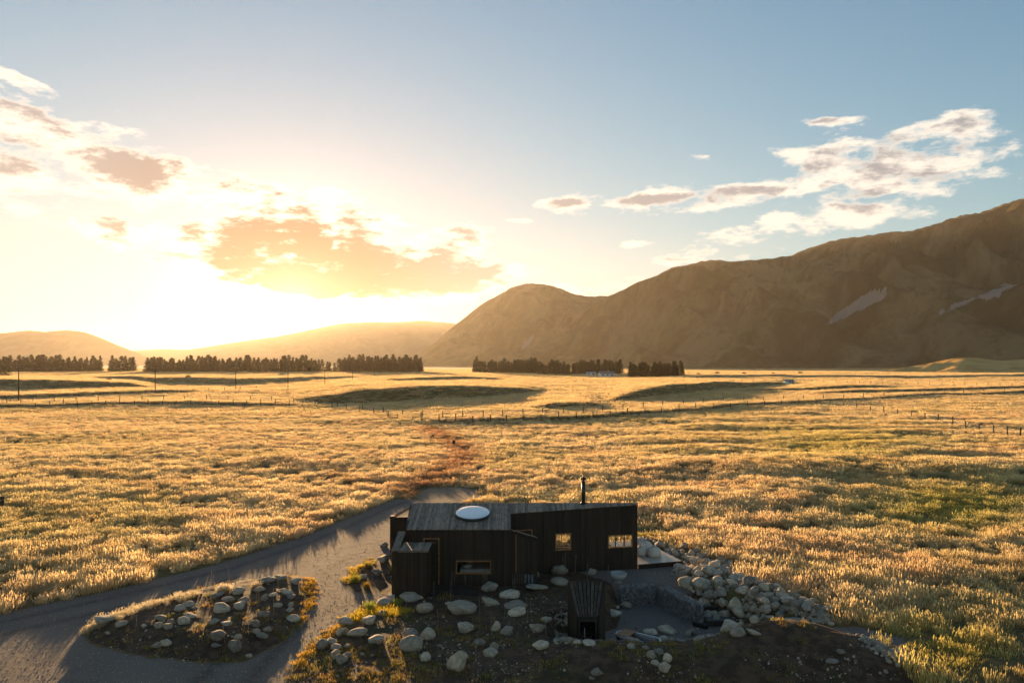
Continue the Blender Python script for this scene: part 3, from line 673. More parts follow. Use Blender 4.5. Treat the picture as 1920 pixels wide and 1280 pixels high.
# bed seen through the low window
bed = empty('bed', (-2.0, 34.9, 0.055)); tag(bed, 'pale made bed behind the long low bedroom window', 'bed')
MB().box(-0.4, 1.3, -0.75, 1.1, 0.0, 0.35).build('bed_base', M['inside'], bed); MB().box(-0.38, 1.28, -0.73, 1.08, 0.352, 0.58).build('mattress', M['linen'], bed)
for k in (0, 1):
    m_ = MB(); m_.lathe([(0.001, 0.0), (0.2, 0.0), (0.3, 0.07), (0.22, 0.15), (0.001, 0.17)], 18, 0.75, 1.15, (-0.05, -0.38+k*0.8, 0.585)); m_.build('pillow', M['linen'], bed)
# deck at the far right end
dk = empty('deck', (7.2, 38.5, 0)); tag(dk, 'pale timber deck in low sun beside the right end of the cabin', 'deck')
c0, c1, c2, c3 = Vector((6.18, 36.52)), Vector((8.46, 37.18)), Vector((7.3, 41.3)), Vector((5.2, 41.3))
n_ = 20
for i in range(n_):
    a, b = i/n_, (i+1)/n_-0.006
    p = [c0.lerp(c1, a), c0.lerp(c1, b), c3.lerp(c2, b), c3.lerp(c2, a)]
    # boards narrow a touch towards the back, where the deck meets the rocks
    m_ = MB(); m_.hexa([(q.x-7.2, q.y-38.5, 0.195) for q in p]+[(q.x-7.2, q.y-38.5, 0.23) for q in p]); m_.build('deck_board', M['deck'], dk)
m_ = MB(); e = Vector((0.02, -0.035)); q = [c0+e, c1+e, c1, c0]; m_.hexa([(v.x-7.2, v.y-38.5, -0.06) for v in q]+[(v.x-7.2, v.y-38.5, 0.226) for v in q]); m_.build('fascia', M['char'], dk)
m_ = MB(); q = [c0.lerp(c2, .02), c1.lerp(c3, .02), c2.lerp(c0, .02), c3.lerp(c1, .02)]; m_.hexa([(v.x-7.2, v.y-38.5, -0.05) for v in q]+[(v.x-7.2, v.y-38.5, 0.193) for v in q]); m_.build('deck_base', M['darkwood'], dk)
# bean bags on the deck
def bean_bag(label, x, y, r, h, lounge=False, rz=0.0):
    e = empty('bean_bag', (x, y, 0.231), rz); tag(e, label, 'bean bag', 'bean bags on the deck')
    def warp(q):
        k = 1+0.06*math.sin(3*math.atan2(q.y, q.x)+2)+0.04*math.sin(9*q.z/h+5*math.atan2(q.y, q.x))
        z = q.z
        if lounge: z = q.z*(1+0.55*max(0, q.x/r))*(1-0.35*max(0, -q.x/r))
        return Vector((q.x*k, q.y*k, z))
    m_ = MB(); m_.lathe([(0.001, 0.0), (r*.8, 0.0), (r*.97, h*.12), (r*1.0, h*.35), (r*.93, h*.62), (r*.74, h*.84), (r*.42, h*.97), (r*.2, h*.93), (0.001, h*.9)], 26, warp=warp); m_.build('bag', M['canvas'], e)
    m_ = MB(); m_.lathe([(r*.36, h*.93), (r*.44, h*1.0), (r*.36, h*1.07), (r*.28, h*1.0), (r*.36, h*.93)], 20, warp=warp); m_.build('collar_seam', M['canvas'], e)
    m_ = MB()
    for i in range(9):
        w = 1.1*i/9-0.5; m_.tube((r*.3*math.cos(w*3), r*.3*math.sin(w*3), h*(1.0+.1*math.sin(i*.4))), (r*.3*math.cos(w*3+.35), r*.3*math.sin(w*3+.35), h*(1.0+.1*math.sin(i*.4+.4))), 0.02, n=6)
    m_.build('handle', M['canvas'], e)
bean_bag('round cream bean bag standing free in the middle of the deck', 7.22, 38.1, 0.36, 0.5)
bean_bag('cream bean bag half hidden by the corner of the cabin wall', 6.62, 38.35, 0.34, 0.45)
bean_bag('high-backed cream bean bag lounger at the back of the deck, against the rocks', 6.95, 39.35, 0.5, 0.52, True, R(150))
# ------------------------------------------------------------------ outhouse, patio, tub
sh = empty('outhouse', (3.0, 28.0, -0.8)); tag(sh, 'small black wedge-shaped timber outhouse with plank roof above the sunken patio', 'outhouse')
yb, yf = 28.75, 27.3; zb_, zf_ = 1.61+0.8, 0.80+0.8
XB0, XB1 = (1067-960)*yb/F-3.0, (1132-960)*yb/F-3.0; XF0, XF1 = (1083-960)*yf/F-3.0, (1121-960)*yf/F-3.0
Yb, Yf = yb-28.0, yf-28.0
def rect_wall(p0, p1, z0a, z1a, z1b, t, name, mat, par):
    p0, p1 = Vector((*p0, 0)), Vector((*p1, 0)); d = (p1-p0).normalized(); nr = Vector((d.y, -d.x, 0))*t
    P = [p0+nr, p1+nr, p1, p0]; return MB().hexa([(q.x, q.y, z0a) for q in P]+[(P[0].x, P[0].y, z1a), (P[1].x, P[1].y, z1b), (P[2].x, P[2].y, z1b), (P[3].x, P[3].y, z1a)]).build(name, mat, par)
def boards(p0, p1, z1a, z1b, par, n):
    p0, p1 = Vector((*p0, 0)), Vector((*p1, 0)); d = (p1-p0).normalized(); nr = Vector((d.y, -d.x, 0))
    for i in range(n):
        a, b = p0.lerp(p1, i/n)+d*.004, p0.lerp(p1, (i+1)/n)-d*.004; za, zb = z1a+(z1b-z1a)*i/n, z1a+(z1b-z1a)*(i+1)/n
        P = [a+nr*.062, b+nr*.062, b+nr*.042, a+nr*.042]
        MB().hexa([(q.x, q.y, 0.0) for q in P]+[(P[0].x, P[0].y, za), (P[1].x, P[1].y, zb), (P[2].x, P[2].y, zb), (P[3].x, P[3].y, za)]).build('cladding_board', M['char'], par)
w1 = rect_wall((XB0, Yb), (XF0, Yf), 0, zb_+.05, zf_+.05, 0.04, 'side_wall', M['char'], sh); boards((XB0, Yb), (XF0, Yf), zb_+.05, zf_+.05, w1, 12)
w2 = rect_wall((XF1, Yf), (XB1, Yb), 0, zf_+.05, zb_+.05, 0.04, 'side_wall', M['char'], sh); boards((XF1, Yf), (XB1, Yb), zf_+.05, zb_+.05, w2, 12)
rect_wall((XB1, Yb), (XB0, Yb), 0, zb_+.06, zb_+.06, 0.04, 'rear_wall', M['char'], sh)
MB().box(XF0+.002, XF1-.002, Yf-.03, Yf+.03, zf_-.12, zf_-.005).build('lintel', M['black'], sh)
n_ = 8
for i in range(n_):
    a, b = i/n_+.006, (i+1)/n_-.022
    P = [(XF0+(XF1-XF0)*a, Yf-.04, zf_), (XF0+(XF1-XF0)*b, Yf-.04, zf_), (XB0+(XB1-XB0)*b, Yb, zb_), (XB0+(XB1-XB0)*a, Yb, zb_)]
    MB().hexa([(p[0], p[1], p[2]) for p in P]+[(p[0], p[1], p[2]+.03) for p in P]).build('roof_plank', M['shedroof'], sh)
dr = MB(); dr.box(XF0+.03, XF0+.09, Yf-.02, Yf+.03, 0, zf_-.125).box(XF1-.09, XF1-.03, Yf-.02, Yf+.03, 0, zf_-.125).box(XF0+.09, XF1-.09, Yf-.02, Yf+.03, zf_-.19, zf_-.125)
do = dr.build('door', M['darkwood'], sh)
MB().box(XF0+.091, XF1-.091, Yf+.0, Yf+.008, 0.1, zf_-.192).build('pane', M['glass'], do)
MB().tube((XF0+.25, Yf-.05, .45), (XF0+.25, Yf-.05, 1.2), .014, n=8).build('door_handle', M['steel'], do)
MB().box(XF0+.1, XF1-.1, Yf+.3, Yb-.1, 0.0, .42).build('bench', M['inside'], sh)
# bath tub: long oval stock tank
tub = empty('bath_tub', (4.72, 27.98, -0.8), R(-36)); tag(tub, 'long oval metal bath tub with pale rolled rim sunk behind the berm', 'bath tub')
def oval(r0, z, n=36, L=0.52):
    o = []
    for i in range(n):
        w = 2*math.pi*i/n; x, y = r0*math.cos(w), r0*math.sin(w); o.append((x+(L if x >= 0 else -L), y, z))
    return o
def loft(rings, name, mat, par):
    v = [p for r in rings for p in r]; n = len(rings[0]); f = []
    for k in range(len(rings)-1):
        for i in range(n): j = (i+1) % n; f.append((k*n+i, k*n+j, (k+1)*n+j, (k+1)*n+i))
    me = bpy.data.meshes.new(name); me.from_pydata(v, [], f); me.polygons.foreach_set('use_smooth', [True]*len(f)); me.materials.append(mat)
    return link(name, me, par)
loft([oval(.001, .0), oval(.30, .0), oval(.32, .03), oval(.335, .30), oval(.35, .58), oval(.34, .585), oval(.325, .56), oval(.315, .3), oval(.30, .06), oval(.001, .05)], 'tank', M['steel'], tub)
loft([oval(.345, .575), oval(.375, .58), oval(.385, .60), oval(.375, .62), oval(.345, .62), oval(.335, .60), oval(.345, .575)], 'rim', M['rim'], tub)
wm, wn, wb = material('bath_water'); wb.inputs['Base Color'].default_value = (.03, .035, .03, 1); wb.inputs['Roughness'].default_value = .04; bump(wn, wb, wn.noise(position(wn), 9, 2), .15, .02)
loft([oval(.001, .34), oval(.312, .34)], 'water', wm, tub)
MB().tube((-.3, .44, 0), (-.3, .44, .78), .015).tube((-.3, .44, .78), (-.3, .28, .78), .013).build('tap', M['black'], tub)
MB().box(-.75, -.25, -.37, .37, .625, .65).build('bath_board', M['frame'], tub)
# fire bowl on the gravel terrace
g_ = ground_at(1160, 1092); bo = empty('fire_bowl', g_); tag(bo, 'pale concrete fire bowl standing alone on the gravel terrace', 'fire bowl')
m_ = MB(); m_.lathe([(.001, .0), (.13, .0), (.14, .03), (.11, .10), (.22, .16), (.34, .30), (.38, .46), (.355, .465), (.31, .34), (.18, .24), (.001, .22)], 30); m_.build('bowl', M['bowl'], bo)
m_ = MB(); m_.lathe([(.001, .30), (.15, .30), (.27, .26)], 18); m_.build('ash', M['concrete'], bo)
g_ = ground_at(1177, 1066); bl = empty('bollard_light', g_); tag(bl, 'slim black bollard light before the right end of the cabin facade', 'bollard')
MB().tube((0, 0, 0), (0, 0, .46), .05, n=12).build('stem', M['black'], bl); MB().tube((0, 0, .47), (0, 0, .53), .06, n=12).build('cap', M['black'], bl); MB().tube((0, 0, -.02), (0, 0, .015), .09, n=12).build('base_plate', M['black'], bl)
# gabion walls
def rock_mesh(name, seed, sub=3, cuts=7, rough=.14):
    r = random.Random(seed); bm = bmesh.new(); bmesh.ops.create_icosphere(bm, subdivisions=sub, radius=1.0)
    pl = []
    for k in range(cuts):
        n_ = Vector((r.gauss(0, 1), r.gauss(0, 1), r.gauss(0, .8))).normalized(); pl.append((n_, r.uniform(.55, .92)))
    off = Vector((r.uniform(0, 50), r.uniform(0, 50), r.uniform(0, 50)))
    from mathutils import noise as mn
    for v in bm.verts:
        p = v.co.copy()
        for n_, dd in pl:
            e = p.dot(n_)-dd
            if e > 0: p -= n_*e*.96
        k = mn.fractal(p*1.3+off, 1.0, 2.0, 4)
        v.co = p*(1+rough*k)
    lo = [min(v.co[i] for v in bm.verts) for i in range(3)]; hi = [max(v.co[i] for v in bm.verts) for i in range(3)]
    for v in bm.verts:
        for i in range(3): v.co[i] = (v.co[i]-(lo[i]+hi[i])/2)*2/(hi[i]-lo[i])
    me = bpy.data.meshes.new(name); bm.to_mesh(me); bm.free(); me.polygons.foreach_set('use_smooth', [True]*len(me.polygons)); me.materials.append(M['rock'])
    return me
ROCKS = [rock_mesh('boulder', 100+i, 3, 7+i % 7, .10+.02*(i % 4)) for i in range(14)]
PEB = [rock_mesh('stone', 300+i, 1, 5, .12) for i in range(6)]
gm, gn, gb = material('gabion_stone'); att = gn.new('ShaderNodeVertexColor', layer_name='tone')
gn.l.new(gn.mix(1.0, gn.mix(gn.noise(position(gn), 18, 4, .65), (.12, .11, .105), (.26, .24, .23)), att.outputs[0], 'MULTIPLY'), gb.inputs['Base Color']); gb.inputs['Roughness'].default_value = .9
def gabion(A, B, z0, z1, label, th=.45):
    A, B = Vector((*A, 0)), Vector((*B, 0)); L = (B-A).length; d = (B-A)/L; nr = Vector((d.y, -d.x, 0))
    e = empty('gabion_wall', (A.x, A.y, z0)); tag(e, label, 'gabion wall', 'gabion walls round the patio')
    vs, fs, cs = [], [], []; rr = random.Random(int(L*100))
    def put(s, t_, z, r):
        me = rr.choice(PEB); b = len(vs); rot = Euler((rr.uniform(0, 6), rr.uniform(0, 6), rr.uniform(0, 6))).to_matrix(); sc = Vector((r*rr.uniform(.8, 1.4), r*rr.uniform(.7, 1.1), r*rr.uniform(.6, 1)))
        c = d*s+nr*t_+Vector((0, 0, z)); tone = rr.uniform(.6, 1.5)
        for v in me.vertices:
            p = rot @ Vector((v.co.x*sc.x, v.co.y*sc.y, v.co.z*sc.z))+c; vs.append(tuple(p)); cs.append((tone, tone*.97, tone*.94, 1))
        for p in me.polygons: fs.append(tuple(b+i for i in p.vertices))
    H = z1-z0; st = .095
    for i in range(int(L/st)+1):
        for k in range(int(H/st)+1): 
            for t_ in (-.02, -th+.04): put(i*st+rr.uniform(-.03, .03), t_+rr.uniform(-.02, .01), k*st+rr.uniform(-.03, .03), rr.uniform(.05, .085))
        for t_ in np.arange(-th+.12, -.06, .1): put(i*st, t_+rr.uniform(-.03, .03), H-.02+rr.uniform(-.02, .015), rr.uniform(.05, .08))
    for s in (0.02, L-.02):
        for k in range(int(H/st)+1):
            for t_ in np.arange(-th+.12, -.06, .1): put(s+rr.uniform(-.02, .02), t_, k*st, rr.uniform(.05, .08))
    me = bpy.data.meshes.new('stone_fill'); me.from_pydata(vs, [], fs); ca = me.color_attributes.new('tone', 'FLOAT_COLOR', 'POINT'); ca.data.foreach_set('color', np.array(cs, np.float32).ravel()); me.materials.append(gm)
    tag(link('stone_fill', me, e), kind='stuff')
    q = lambda s, t_: A*0+d*s+nr*t_
    P = [q(0.03, -.05), q(L-.03, -.05), q(L-.03, -th+.05), q(.03, -th+.05)]
    MB().hexa([(p.x, p.y, 0) for p in P]+[(p.x, p.y, H-.05) for p in P]).build('core', M['concrete'], e)
    w = MB()
    for k in range(int(H/.1)+1):
        z = min(k*.1, H+.03); w.tube(q(0, .05)+Vector((0, 0, z)), q(L, .05)+Vector((0, 0, z)), .004, n=4, cap=False)
    for i in range(int(L/.1)+1):
        s = min(i*.1, L); w.tube(q(s, .05), q(s, .05)+Vector((0, 0, H+.04)), .004, n=4, cap=False); w.tube(q(s, .05)+Vector((0, 0, H+.05)), q(s, -th-.02)+Vector((0, 0, H+.05)), .004, n=4, cap=False)
    w.build('wire_basket', M['steel'], e)
gabion((4.95, 33.45), (6.50, 33.72), -.8, .02, 'grey stone gabion wall along the back of the sunken patio')
gabion((6.62, 33.55), (7.60, 31.0), -.8, .0, 'grey stone gabion wall running forward beside the patio steps')
# steps
stp = empty('garden_steps', (8.1, 32.5, -0.8)); tag(stp, 'broad dark gravel steps edged in timber down to the patio beside the gabion', 'steps')
for k, (x0, x1, y0, y1, z) in enumerate(((7.55, 8.9, 33.0, 34.3, -.16), (7.85, 9.3, 31.9, 32.98, -.36), (8.1, 9.7, 30.8, 31.88, -.58))):
    o = MB().box(x0-8.1, x1-8.1, y0-32.5+.06, y1-32.5, 0, z+.8).build('step', M['concrete'], stp)
    MB().box(x0-8.1, x1-8.1, y0-32.5, y0-32.5+.055, 0, z+.806).build('riser', M['darkwood'], o)
pl_ = empty('timber_sleeper', (7.75, 30.72, -0.8), R(-42)); tag(pl_, 'short black timber sleeper lying at the foot of the gabion', 'sleeper')
MB().box(-.3, .3, -.08, .08, 0, .14).build('beam', M['darkwood'], pl_)
for sx in (-.2, .2): MB().tube((sx, 0, .139), (sx, 0, .15), .02, n=8).build('bolt', M['steel'], pl_)
g_ = ground_at(734, 1122); pb = MB().box(-.15, .15, -.15, .15, -.03, .2).build('paving_block', M['bowl'], None, g_); tag(pb, 'pale square block beside the left foot of the cabin store', 'block')

# ------------------------------------------------------------------ boulders, one by one: (px, row of the foot, width, height)
ISL = [(502,1095,31,16),(527,1087,25,9),(552,1095,25,13),(446,1115,26,16),(486,1111,22,12),(537,1116,25,15),(544,1123,21,11),(428,1129,26,13),(456,1131,18,13),(496,1127,13,15),(512,1119,18,8),(415,1149,31,22),(449,1144,21,20),
 (406,1120,28,9),(355,1137,25,10),(364,1143,13,7),(521,1140,18,12),(545,1139,12,12),(543,1148,16,11),(550,1166,25,16),(494,1157,23,13),(479,1175,18,16),(501,1186,19,14),(301,1165,25,13),(296,1179,18,13),(321,1170,16,11),(314,1181,18,13),
 (344,1171,23,18),(356,1160,23,11),(400,1171,23,13),(425,1173,22,10),(408,1204,26,23),(446,1200,16,13),(480,1188,16,11),(491,1199,22,12),(440,1223,25,25),(296,1217,20,12),(312,1213,20,15),(406,1217,18,10),(467,1233,12,8),(198,1174,34,17),(227,1178,23,12),(270,1176,10,6),(202,1191,11,7),(338,1146,20,14)]
BEDR = [(648,1173,28,19),(692,1172,27,20),(637,1193,15,21),(648,1190,13,16),(670,1196,39,21),(604,1217,24,23),(620,1209,20,14),(631,1219,20,14),(651,1214,10,7),(705,1209,29,21),(629,1236,17,22),(641,1246,22,24),(650,1234,16,13),(771,1199,31,22),(802,1200,28,28),(771,1221,42,33),
 (798,1240,20,21),(857,1260,37,47),(899,1214,23,20),(920,1232,27,22),(927,1219,17,18),(873,1187,31,22),(930,1184,17,24),(950,1191,25,20),(1007,1187,28,20),(1014,1218,31,19),(866,1155,53,31),(796,1151,31,26),(773,1128,45,21),(918,1109,31,22),(956,1122,38,21),(920,1136,34,18),
 (967,1143,42,14),(969,1156,33,18),(1007,1109,42,15),(1049,1079,31,26),(1050,1099,34,20),(1024,1168,22,13),(720,1136,28,17),(717,1154,18,12),(718,1056,21,20),(707,1079,21,13),(681,1086,18,11),(720,1027,15,12),(846,1104,12,6),(841,1135,13,8),(866,1136,12,7),(1111,1079,19,17),
 (1007,1083,9,14),(609,1188,9,6),(697,1232,9,7),(679,1229,8,6),(824,1214,9,6)]
PAT = [(1158,1114,11,17),(1173,1142,24,16),(1157,1142,9,7),(1150,1160,31,14),(1184,1205,27,12),(1218,1192,27,15),(1252,1190,34,19),(1244,1204,22,13),(1259,1203,11,9),(1276,1204,21,8),(1290,1194,13,15),(1299,1192,15,16),(1312,1202,24,13),(1335,1201,20,12),(1323,1166,28,24),(1370,1186,38,36),(1383,1195,32,22),
 (1379,1148,30,29),(1418,1172,29,23),(1475,1152,26,15),(1448,1175,14,12),(1461,1173,13,10),(1480,1168,20,11),(1497,1168,22,12),(1413,1193,28,11),(1066,1207,18,14),(1082,1209,17,11),(1105,1212,24,10),(1356,1152,10,9),(1357,1160,10,9),(1366,1162,14,9)]
FRONT = [(1183,1217,14,12),(1210,1219,15,10),(1220,1236,18,18),(1234,1227,20,13),(1251,1242,17,18),(1229,1251,18,13),(1246,1262,23,21),(1119,1270,22,16),(1109,1277,13,8),(1587,1198,22,18),(1577,1228,18,9),(1560,1248,24,9)]
PILEBIG = [(1285,1077,32,20),(1306,1082,20,18),(1331,1080,34,21),(1290,1104,36,24),(1316,1110,34,28),(1332,1122,32,19),(1340,1132,15,16),(1358,1125,20,20),(1357,1133,22,22),(1266,1074,12,9),(1276,1080,10,16),(1292,1053,30,12),(1347,1108,14,16),(1380,1090,28,16),(1398,1100,28,18),(1392,1119,24,20),(1410,1131,20,22),(1428,1128,20,18),
 (1420,1107,22,14),(1440,1110,24,18),(1440,1122,20,14),(1434,1098,18,12),(1456,1112,28,18),(1465,1125,22,18),(1455,1131,16,13),(1478,1136,24,16),(1497,1130,18,15),(1490,1148,30,22),(1513,1148,26,22),(1530,1152,24,18),(1540,1142,18,13),(1557,1150,18,14),(1548,1162,24,12),(1527,1161,18,10),(1504,1141,16,14),(1450,1146,16,16),(1438,1153,18,14),(1424,1156,18,14),(1406,1146,16,12),(1375,1128,16,12),(1387,1132,14,10),(1519,1133,16,12),(1478,1124,14,10)]
MEAD = [(1537,1006,13,6),(1552,1008,12,7),(1563,1009,9,7),(1570,1013,14,7),(421,1003,17,8),(1690,1089,8,4)]
ordn = ['first', 'second', 'third', 'fourth', 'fifth', 'sixth', 'seventh', 'eighth', 'ninth', 'tenth', 'eleventh', 'twelfth', 'thirteenth', 'fourteenth', 'fifteenth', 'sixteenth', 'seventeenth', 'eighteenth']
def boulders(items, where, group, sink=.27, cat='boulder'):
    cls = {}
    for it in items:
        px, row, w, h = it; a = h/w
        sz = 'large' if w >= 29 else 'middling' if w >= 17 else 'small'; shp = 'flat' if a < .52 else 'upright' if a > .92 else 'rounded'
        cls.setdefault((sz, shp), []).append(it)
    for (sz, shp), lst in cls.items():
        lst.sort()
        for k, (px, row, w, h) in enumerate(lst):
            g = ground_at(px, row-1); s = g.y/F; W_ = w*s/2*1.06; Dp = W_*random.uniform(.75, 1.0); H_ = max(h*s*.98-Dp*.22, .3*W_)/2*1.12
            o = link('boulder', random.choice(ROCKS)); o.scale = (W_*random.choice((-1, 1)), Dp*random.choice((-1, 1)), H_)
            yc = g.y+Dp*.8; o.location = (g.x*yc/g.y, yc, max(hz(g.x, yc), g.z-.1)+H_*(1-sink*2)); o.rotation_euler = (random.uniform(-.15, .15), random.uniform(-.22, .22), random.uniform(-.2, .2))
            lab = f'{"only" if len(lst) == 1 else ordn[k] if k < len(ordn) else str(k+1)+"th"} {"" if len(lst) == 1 else "from left of the "}{sz} {shp} boulder{"" if len(lst) == 1 else "s"} {where}'
            tag(o, lab, cat, group)
boulders(ISL, 'on the island bed within the driveway', 'boulders on the island bed')
boulders(BEDR, 'on the garden slope before the cabin', 'boulders on the garden slope')
boulders(PAT, 'along the rim of the sunken patio', 'boulders round the patio')
boulders(FRONT, 'on the dark front of the soil berm', 'boulders on the berm')
boulders(MEAD, 'lying out in the golden meadow', 'boulders in the meadow')
boulders(PILEBIG, 'in the long heap right of the steps', 'boulders in the heap', .18)
# smaller rocks of the heap and of the band behind it, too alike to tell apart
def heap(n, pts, wr, label, group, lift):
    P = poly(pts); xs = [p[0] for p in P]; ys = [p[1] for p in P]; k = 0; tries = 0; got = []
    while k < n and tries < 20000:
        tries += 1; x, y = random.uniform(min(xs), max(xs)), random.uniform(min(ys), max(ys)); 
        if not inside(x, y, P): continue
        r = random.uniform(*wr)*(1 if random.random() < .8 else 1.3)
        if any((x-a)**2+(y-b)**2 < (.72*(r+c))**2 for a, b, c in got): continue
        got.append((x, y, r)); o = link('boulder', random.choice(ROCKS)); o.scale = (r*random.choice((-1, 1)), r*random.uniform(.7, 1), r*random.uniform(.55, .85))
        o.location = (x, y, hz(x, y)+r*.28+lift*random.random()); o.rotation_euler = (random.uniform(-.5, .5), random.uniform(-.5, .5), random.uniform(0, 6.3)); tag(o, label, 'boulder', group); k += 1
heap(62, [(1268,1080),(1300,1062),(1350,1070),(1420,1094),(1480,1118),(1540,1140),(1566,1152),(1540,1168),(1490,1162),(1440,1158),(1395,1152),(1345,1135),(1300,1108)], (.15, .30), 'lesser pale boulder wedged among the big ones in the long heap right of the steps', 'lesser boulders in the heap', .25)
heap(26, [(1198,1022),(1200,1002),(1225,1010),(1262,1028),(1300,1030),(1330,1048),(1372,1060),(1385,1075),(1350,1075),(1300,1060),(1288,1050),(1262,1042),(1238,1030)], (.15, .26), 'small pale rock in the band of rubble behind the deck', 'rocks behind the deck', .12)
# ------------------------------------------------------------------ scattering: points that carry copies of small meshes
PROTO = bpy.data.collections.new('prototypes')
def proto_set(name, meshes):
    c = bpy.data.collections.new(name)
    for i, me in enumerate(meshes):
        o = bpy.data.objects.new(f'{name}_{i:02d}', me); c.objects.link(o)
    return c
def scatter(name, pos, rot, scl, idx, tint, coll):
    me = bpy.data.meshes.new(name); me.from_pydata(np.asarray(pos).tolist(), [], [])
    def attr(nm, ty, key, arr): a = me.attributes.new(nm, ty, 'POINT'); a.data.foreach_set(key, np.ascontiguousarray(arr).ravel())
    attr('rot', 'FLOAT_VECTOR', 'vector', rot.astype(np.float32)); attr('scl', 'FLOAT_VECTOR', 'vector', scl.astype(np.float32)); attr('idx', 'INT', 'value', idx.astype(np.int32))
    tc_ = np.concatenate([tint, np.ones((len(tint), 1))], 1).astype(np.float32); attr('tint', 'FLOAT_COLOR', 'color', tc_)
    o = link(name, me); tag(o, kind='stuff')
    ng = bpy.data.node_groups.new(name, 'GeometryNodeTree'); ng.interface.new_socket('Geometry', in_out='INPUT', socket_type='NodeSocketGeometry'); ng.interface.new_socket('Geometry', in_out='OUTPUT', socket_type='NodeSocketGeometry')
    n = ng.nodes; l = ng.links; gi, go = n.new('NodeGroupInput'), n.new('NodeGroupOutput'); ip = n.new('GeometryNodeInstanceOnPoints'); ci = n.new('GeometryNodeCollectionInfo')
    ci.inputs['Collection'].default_value = coll; ci.inputs['Separate Children'].default_value = True; ci.inputs['Reset Children'].default_value = True
    mp = n.new('GeometryNodeMeshToPoints')
    def na(nm, ty): q = n.new('GeometryNodeInputNamedAttribute'); q.data_type = ty; q.inputs['Name'].default_value = nm; return q.outputs['Attribute']
    l.new(gi.outputs[0], mp.inputs[0]); l.new(mp.outputs[0], ip.inputs['Points']); l.new(ci.outputs[0], ip.inputs['Instance']); ip.inputs['Pick Instance'].default_value = True
    l.new(na('idx', 'INT'), ip.inputs['Instance Index']); l.new(na('rot', 'FLOAT_VECTOR'), ip.inputs['Rotation']); l.new(na('scl', 'FLOAT_VECTOR'), ip.inputs['Scale']); l.new(ip.outputs[0], go.inputs[0])
    md = o.modifiers.new('scatter', 'NODES'); md.node_group = ng
    return o
M['blade'] = leaf_material('dry_grass_blade', (0.64, 0.49, 0.24), (0.74, 0.60, 0.34), 0.68, 'tint')
M['seed'] = leaf_material('grass_seed_head', (0.78, 0.63, 0.38), (0.86, 0.74, 0.50), 0.66, 'tint')
def tuft(seed, n, rad, h0, h1, wid, heads, lean=.35):
    r = random.Random(seed); v, f, mi = [], [], []
    for i in range(n):
        a = r.uniform(0, 6.283); q = rad*math.sqrt(r.random()); bx, by = q*math.cos(a), q*math.sin(a)
        h = r.uniform(h0, h1)*(1-.35*q/rad); yaw = r.uniform(0, 6.283); la = a+r.gauss(0, .6); ln = lean*(q/rad*.8+.2)*r.uniform(.5, 1.4)*h
        dx, dy = math.cos(yaw)*wid*r.uniform(.6, 1.3), math.sin(yaw)*wid*r.uniform(.6, 1.3); b = len(v)
        mx, my = bx+ln*.35*math.cos(la), by+ln*.35*math.sin(la); tx, ty = bx+ln*math.cos(la), by+ln*math.sin(la); zt = h*(1-.15*r.random())
        v += [(bx-dx, by-dy, -.03), (bx+dx, by+dy, -.03), (mx+dx*.8, my+dy*.8, h*.55), (mx-dx*.8, my-dy*.8, h*.55), (tx, ty, zt)]
        f += [(b, b+1, b+2, b+3), (b+3, b+2, b+4)]; mi += [0, 0]
        if r.random() < heads:
            for k in range(2):
                sw = max(wid*1.25, .011); y2 = r.uniform(0, 6.28); ex, ey = math.cos(y2)*sw, math.sin(y2)*sw; b = len(v); hh = r.uniform(.06, .15)
                v += [(tx-ex, ty-ey, zt+r.uniform(-.02, .05)), (tx+.3*ex, ty+.3*ey, zt-hh*.5), (tx+ex, ty+ey, zt+r.uniform(-.02, .05)), (tx, ty, zt+hh*.7)]; f.append((b, b+1, b+2, b+3)); mi.append(1)
    me = bpy.data.meshes.new('grass_tuft'); me.from_pydata(v, [], f); me.materials.append(M['blade']); me.materials.append(M['seed']); me.polygons.foreach_set('material_index', mi); me.update()
    return me
TALL = [tuft(10+i, 74, .23, .18, .42, .0062, .6, .6) for i in range(5)]
LOW = [tuft(30+i, 40, .30, .10, .24, .012, .08, .6) for i in range(3)]
WIDE = [tuft(50+i, 70, 1.1, .20, .44, .030, .5, .5) for i in range(4)]
TUFTS = proto_set('grass_tufts', TALL+LOW+WIDE)
def clear_of(x, y, polys, d):
    ok = np.ones(x.shape, bool); lc = y < 62
    for p in polys: ok[lc] &= sdist(x[lc], y[lc], p) > d
    return ok
def tint_at(x, y):
    n = len(x); g1 = fbm(x/9, y/9, 3, 61); g2 = fbm(x/4, y/4, 3, 67); g3 = fbm(x/30, y/30, 2, 71)
    c = np.tile(np.array([1., .97, .92]), (n, 1)); 
    def blend(m, col): 
        c[:] = c*(1-m[:, None])+np.array(col)*m[:, None]
    blend(sstep(.52, .68, g2)*.5, (.94, .80, .74))                        # russet patches
    blend(sstep(.54, .70, g1)*.22, (.66, .72, .38))                         # olive patches
    u = 960+F*x/y; row = HZ+F*CH/y
    for (pu, pr, su, sr, k) in ((1790, 955, 190, 50, .85), (1760, 1230, 200, 70, .95), (1560, 840, 210, 45, .5), (1300, 790, 160, 30, .15), (150, 930, 260, 90, .16), (80, 1010, 160, 60, .2), (1210, 1000, 30, 10, .6)):
        blend(k*np.exp(-((u-pu)/su)**2-((row-pr)/sr)**2)*(.55+.9*g2).clip(0, 1), (.62, .70, .26))
    # the worn reddish trail through the meadow
    tr = np.interp(row, [800, 830, 850, 880, 900, 920], [800, 850, 872, 850, 810, 780]); blend(.85*np.exp(-((u-tr)/(26+.22*(row-800)))**2)*((row > 800) & (row < 935)), (.66, .44, .38))
    c *= (.78+.44*fbm(x/1.7, y/1.7, 2, 83))[:, None]*RNG.uniform(.75, 1.25, n)[:, None]
    return c
